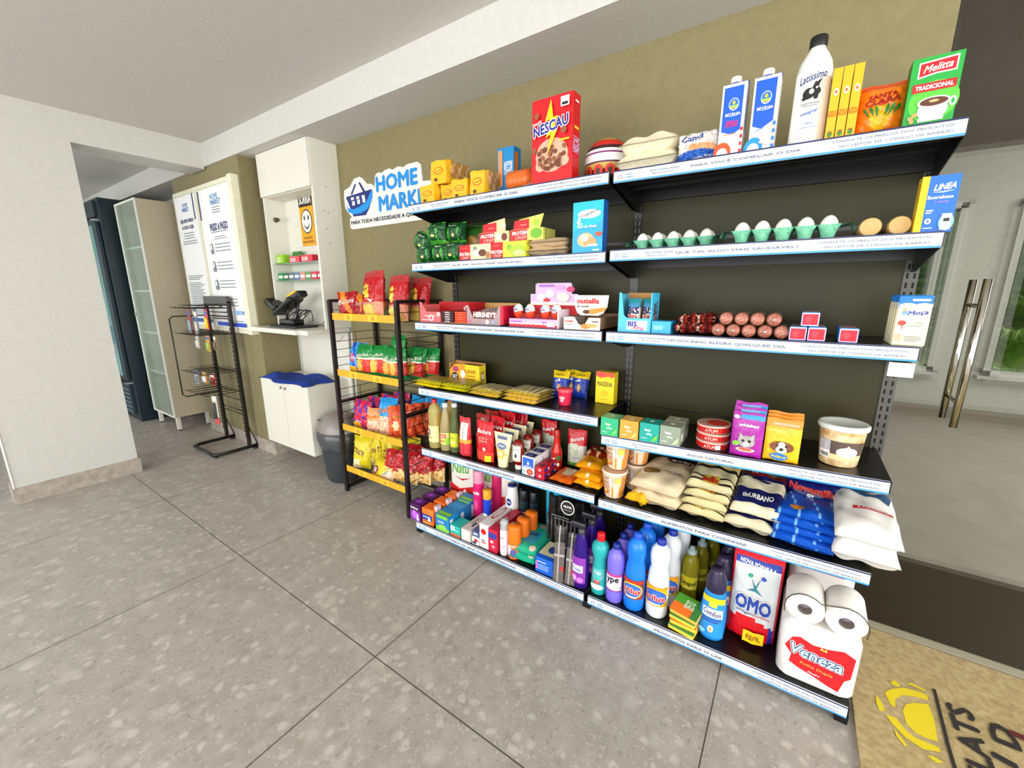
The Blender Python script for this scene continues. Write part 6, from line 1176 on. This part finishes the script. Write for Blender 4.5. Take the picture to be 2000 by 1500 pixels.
# black hosiery pack with round badge
mb=MB(); HB=mat('#141516',.25,bump=.5,bscale=40)
def sheet(x0,w_,h,y,seed,mm):
    r=random.Random(seed); nx,ny=16,12
    V=[(x0+w_*i/nx,y+.012*math.sin(i*1.3+seed)+.05*(1-j/ny)*0,h*j/ny) for j in range(ny+1) for i in range(nx+1)]
    F=[(j*(nx+1)+i,j*(nx+1)+i+1,(j+1)*(nx+1)+i+1,(j+1)*(nx+1)+i) for j in range(ny) for i in range(nx)]
    mb.add(V,F,mm,True); mb.add([(a,b+.018,c) for a,b,c in V],F,mm,True)
    for seq in ([i for i in range(nx+1)],[ny*(nx+1)+i for i in range(nx+1)],[j*(nx+1) for j in range(ny+1)],[j*(nx+1)+nx for j in range(ny+1)]):
        mb.add([V[k] for k in seq]+[(V[k][0],V[k][1]+.018,V[k][2]) for k in seq],[(i,i+1,len(seq)+i+1,len(seq)+i) for i in range(len(seq)-1)],mm)
sheet(0,.185,.29,0,1,HB)
for k in range(9):
    mb.tube([(.01+.02*k,-.012,.02),(.012+.02*k,-.016,.12),(.01+.02*k,-.012,.20)],.006,mat('#3a3534',.3),8)
mb.lathe([(.001,0),(.032,0),(.032,.003),(.001,.0035)],WH,28) if 0 else None
mb.art(lambda a,b,l:(.115+(a-.5)*.07,-.024-l*.0006,.265+(b-.5)*.07),[('e',.5,.5,.5,.5,mat('#d8d8d4')),('e',.5,.5,.42,.42,BLK2),('t','ALMA',.5,.58,.6,.16,WH,0,.06),('r',.2,.32,.6,.06,mat('#8a8a88'))])
mb.art(lambda a,b,l:(.03+a*.15,-.018-l*.0006,.19+b*.03),[('r',0,.5,.6,.12,GREY),('r',.1,.1,.7,.1,GREY)])
mb.build('brush_pack',loc=(-.285,.115,z6),label='black ribbed pack with a round black and white badge at the bay joint',cat='pack')
# ---------- base shelf, right: cleaning
VB=mat('#3a1a8a',.12,trans=.35,ior=1.3)
def trig(x,y,lb,k):
    o=bottle('spray_bottle',[(.033,0),(.036,.006),(.036,.10),(.034,.15),(.028,.20),(.016,.235),(.012,.245)],VB,(x,y,z6),lb,group='purple spray bottles',sq=.8,cap=([(.016,.243),(.016,.265),(.010,.268)],mat('#30303a',.3)),lab=(.036,.025,.12,1.9,mat('#8a3aa8',.35),[('p',[(.1,1.0),(.9,.72),(1,.55),(.0,.60)],mat('#c070d0')),('r',.12,.42,.7,.28,mat('#e0dcea')),('t','Coala',.45,.56,.5,.14,mat('#5a6ab0'),-6,.03),('e',.3,.2,.15,.12,mat('#e8a0e0')),('e',.65,.15,.2,.1,mat('#d878d8'))]))
    MB().rbox(-.045,-.012,.266,.018,.012,.292,mat('#22222a',.3),.005).box(-.035,-.006,.235,-.027,.006,.268,'#22222a').build('trigger',parent=o)
trig(-.047,-.022,'purple spray bottle at the front, left of the shelf joint',0); trig(-.040,.065,'purple spray bottle, second in its row',1); trig(-.040,.15,'purple spray bottle, third in its row',2)
bottle('cleaner_bottle',[(.029,0),(.032,.006),(.033,.05),(.029,.10),(.026,.155),(.034,.185),(.036,.205),(.031,.222),(.016,.235),(.013,.24)],mat('#2aa8a8',.25),(.034,-.012,z6),'teal disinfectant bottle with a red cap',cap=([(.0165,.236),(.0165,.262),(.013,.270),(.001,.271)],mat('#e01420',.35)),lab=(.0325,.025,.095,2.2,mat('#4fb8b8',.35),[('t','Veja',.5,.80,.5,.2,mat('#e8e0e0'),0,.04),('p',[(.15,.7),(.5,.45),(.85,.7),(.6,.3),(.4,.3)],mat('#e07a7a')),('t','X14',.5,.35,.4,.12,RED,0,.05),('e',.5,.15,.4,.12,mat('#e8f0f0'))],.028))
YPE=mat('#7a6ae0',.3)
PY=[(.031,0),(.034,.006),(.034,.045),(.032,.055),(.032,.125),(.034,.14),(.0345,.175),(.030,.205),(.018,.222),(.0125,.228),(.012,.235)]
for k,(x,y) in enumerate(((.103,-.018),(.103,.065),(.103,.148))):
    bottle('softener_bottle',PY,YPE,(x,y,z6),'lavender bottle with a navy cap, '+('front','middle','rear')[k]+' of its row',group='lavender softener bottles',cap=([(.0155,.228),(.0155,.246),(.012,.251),(.001,.252)],mat('#1a2a8a',.3)),lab=(.0335,.055,.075,2.3,mat('#e8dcea',.4),[('r',0,.86,1,.14,mat('#c83a8a')),('t','ype',.5,.60,.62,.36,mat('#1a1a2a'),4,.05,.1),('p',[(.1,.28),(.5,.36),(.9,.30),(.9,.18),(.1,.18)],mat('#5a2a4a')),('r',0,.0,1,.06,mat('#8a2a8a'))]))
BB=mat('#1778e8',.3)
PB=[(.036,0),(.040,.008),(.041,.05),(.0405,.12),(.039,.15),(.036,.185),(.031,.205),(.0345,.225),(.036,.25),(.033,.275),(.020,.293),(.014,.298)]
def bril(x,y,m,lb,grp,capc,l1,l2):
    bottle('bleach_bottle',PB,m,(x,y,z6),lb,group=grp,cap=([(.0165,.296),(.0165,.314),(.013,.320),(.001,.321)],mat(capc,.35)),
      lab=(.0412,.055,.082,2.3,mat(l1,.4),[('r',0,.85,1,.15,mat('#c8321c' if l1!='#efb41c' else '#f0a01a')),('e',.5,.45,.46,.40,mat(l2)),('e',.5,.45,.40,.33,mat('#3a6ad0')),('t','brilux',.5,.45,.76,.28,WH,0,.12),('t','brilux',.5,.45,.76,.28,mat('#c8202e'),0,.05),('r',.3,.10,.4,.08,mat('#e8e8e8'))]))
for k in range(3): bril((.180,.190,.200)[k],(-.010,.078,.166)[k],BB,'bright blue bleach bottle, '+('front','middle','rear')[k]+' of its row','bright blue bleach bottles','#1a50c8','#8a3a3a','#e8c83a')
WB=mat('#dfe3e8',.3)
for k in range(3): bril((.265,.285,.300)[k],(.002,.090,.178)[k],WB,'white bleach bottle with a yellow label, '+('front','middle','rear')[k]+' of its row','white bleach bottles','#1a2f9a','#efb41c','#1f5fc8')
GOLD=mat('#9a921e',.08,trans=.45,ior=1.3)
PD=[(.029,0),(.032,.006),(.031,.03),(.032,.05),(.0305,.055),(.032,.06),(.0305,.075),(.032,.08),(.032,.13),(.0335,.165),(.030,.20),(.018,.222),(.012,.228)]
for k,(x,y) in enumerate(((.355,.118),(.378,.195),(.405,.27))):
    bottle('dish_soap_bottle',PD,GOLD,(x,y,z6),'olive-gold dish soap bottle with a clear cap, '+('front','middle','rear')[k]+' one',group='olive-gold dish soap bottles',cap=([(.018,.226),(.018,.240),(.009,.243),(.009,.255),(.001,.256)],mat('#8fa0a0',.15)),lab=(.0325,.085,.055,2.2,mat('#b8a81e',.35),[('p',[(.0,.9),(.5,.75),(1,.9),(1,1),(0,1)],mat('#8a8010')),('t','Limpol',.5,.45,.8,.4,mat('#3a3a10'),0,.06),('r',.3,.1,.4,.08,mat('#e8e080'))]))
for k in range(4):
    x,y=.322+.004*(k%2),-.052+.004*k; rz=-.15+.1*(k%2)
    if k<3:
        mb=MB().rbox(0,0,0,.092,.075,.014,mat('#e8c83a',.6,bump=.4,bscale=300),.004); mb.box(.001,.001,.014,.091,.074,.018,mat('#4a8a3a' if k!=1 else '#e0701a',.8)); mb.build('sponge',loc=(x,y,z6+.019*k),rz=rz,label='yellow sponge, '+('bottom','second','third')[k]+' of the small stack',cat='sponge',group='yellow sponges')
    else:
        mb=MB().rbox(0,0,0,.098,.085,.020,mat('#e0b84a',.4,bump=.4),.004); mb.box(.0,.0,.020,.098,.085,.0215,mat('#4f9a2a',.4)); mb.art(wt(.098,.085,.0215),[('r',.0,.0,.75,.5,mat('#ea6f1e')),('t','BOM',.6,.72,.4,.2,mat('#c8e0c0'),0,.05),('t','BRIL',.6,.48,.4,.2,mat('#c8e0c0'),0,.05),('r',.75,0,.25,1,mat('#3a7a3a'))])
        mb.build('sponge_pack',loc=(x-.004,y,z6+.058),rz=-.2,rx=.25,label='green and orange sponge pack on top of the yellow sponges',cat='packet')
CF=mat('#1f86d8',.3); CP=mat('#2a2440',.3)
for k,(x,y) in enumerate(((.460,.000),(.470,.092),(.480,.184))):
    bottle('fabric_softener_bottle',[(.034,0),(.040,.008),(.043,.05),(.042,.10),(.038,.15),(.033,.185),(.030,.195)],CF,(x,y,z6),'blue fabric softener bottle with a dark violet cap, '+('front','middle','rear')[k]+' of its row',group='blue fabric softener bottles',sq=.75,cap=([(.0315,.192),(.034,.20),(.033,.235),(.022,.262),(.020,.275),(.001,.277)],CP),
      lab=(.0445,.018,.155,2.2,mat('#2a8fe0',.35),[('r',0,.86,1,.14,YEL_),('r',.35,.76,.3,.12,mat('#e8d23a')),('r',.12,.50,.78,.22,mat('#e9e6f0')),('t','Comfort',.5,.61,.66,.13,mat('#2a2a6a'),-5,.03,.15),('r',.15,.44,.7,.03,mat('#3a4a9a')),('r',.15,.38,.6,.03,mat('#3a4a9a')),('e',.5,.22,.09,.09,WH),('e',.5,.20,.05,.05,mat('#e8a04a')),('e',.2,.12,.15,.06,mat('#7fc4f0'))],.0375))
def omo(a,b):
    if b>.93 or a<.05 or a>.95: return '#d01a2e'
    if b>.84: return '#1c3a9a'
    if b<.26+.06*math.sin(a*4): return '#d4121f' if a<.85 else '#2a2aa0'
    return None
for k in range(2):
    f=bag('detergent_pouch',.150,.335,.085,mat('#cfd2d4',.25,bump=.2),(.500,.028+.10*k,z6),('large white and red detergent pouch, front one','white and red detergent pouch standing behind the front one')[k],'pouch','large detergent pouches',kind='pouch',seed=350+k,wr_=.002,reg=omo,
       art=[('t','NOVA F\u00d3RMULA',.5,.88,.72,.05,WH,-3,.06),('p',[(.40,.74),(.5,.66),(.60,.76),(.52,.64),(.66,.58),(.50,.61),(.34,.60),(.48,.64)],mat('#1f7a8a')),('e',.38,.76,.05,.02,mat('#2a9a8a')),('e',.64,.76,.05,.02,mat('#2a4ab0')),
            ('t','OMO',.5,.47,.70,.14,WH,-2,.14),('t','OMO',.5,.47,.70,.14,mat('#1c3f9c'),-2,.07),('t','lavagem',.36,.375,.34,.03,mat('#2a3a6a'),-3,.02),('t','perfeita',.70,.37,.32,.03,RED,-3,.02),
            ('r',.38,.06,.42,.13,YEL_),('t','REFIL',.59,.125,.28,.05,mat('#a06a10'),0,.06)])
# toilet paper pack with rolls facing front
tp=empty('toilet_paper_pack',(.760,.06,z6),'large wrapped toilet paper pack with two roll ends showing above a red print','pack')
FILM=mat('#efece8',.25,bump=.25,bscale=25); PAPR=mottled('tissue_paper',[(.4,'#e9e6de'),(.6,'#f2efe8')],30,.9)
mb=MB().rbox(-.100,-.118,0,.100,.118,.212,FILM,.035,6)
W5=wf(.165,.205,-.1185,-.0825)
mb.art(W5,[('p',[(-.02,.62),(.08,.80),(.2,.84),(.4,.78),(.62,.80),(.85,.86),(1.02,.80),(1.0,.45),(.92,.38),(.86,.16),(.70,.19),(.45,.26),(.25,.30),(.08,.36),(.10,.50)],mat('#cc1822')),
  ('t','Veneza',.47,.60,.80,.17,WH,-4,.17,.1),('t','Veneza',.47,.60,.80,.17,mat('#1f3a7a'),-4,.11,.1),('t','Veneza',.47,.60,.80,.17,mat('#bfe6ea'),-4,.03,.1),('t','Folha Dupla',.50,.40,.50,.06,mat('#e8a04a'),-4,.02,.1),('t','Neutro',.48,.31,.18,.03,WH,-4,.02),('p',[(.50,.76),(.53,.80),(.56,.77),(.6,.8),(.61,.75)],mat('#e8d05a'))])
mb.build('wrapper',parent=tp)
for xx in (-.0505,.0505):
    mb=MB(); mb.M=Matrix.Rotation(-PI/2+.10,4,'X')
    mb.lathe([(.019,.0),(.049,0),(.0505,.004),(.0505,.104),(.049,.108),(.019,.108)],PAPR,36,cap=False); mb.lathe([(.019,0),(.019,.10)],mat('#8a8078',.8),24,cap=False); mb.lathe([(.001,.03),(.019,.03)],mat('#9a94a0',.3),24,cap=False)
    mb.build('paper_roll',parent=tp,loc=(xx,-.105,.262))
tube_pts=[(-.100,-.108,.235)]+[(-.0505+.0525*math.cos(a),-.109,.262+.0525*math.sin(a)) for a in [PI-k*PI/8 for k in range(0,7)]]+[(.0505+.0525*math.cos(a),-.109,.262+.0525*math.sin(a)) for a in [PI-k*PI/8 for k in range(3,9)]]+[(.100,-.108,.235)]
MB().tube(tube_pts,.0016,mat('#3a3432',.3),6).build('seam',parent=tp)
MB().rbox(-.092,.120,.0,.092,.240,.345,FILM,.03,5).art(wf(.12,.10,.1195,-.06,.235),[('r',0,.35,1,.5,RED),('r',.3,.55,.4,.05,mat('#e8a04a'))]).build('toilet_paper_pack',loc=(.760,.06,z6),label='second wrapped paper pack with a red print, standing behind the pack with visible roll ends',cat='pack')
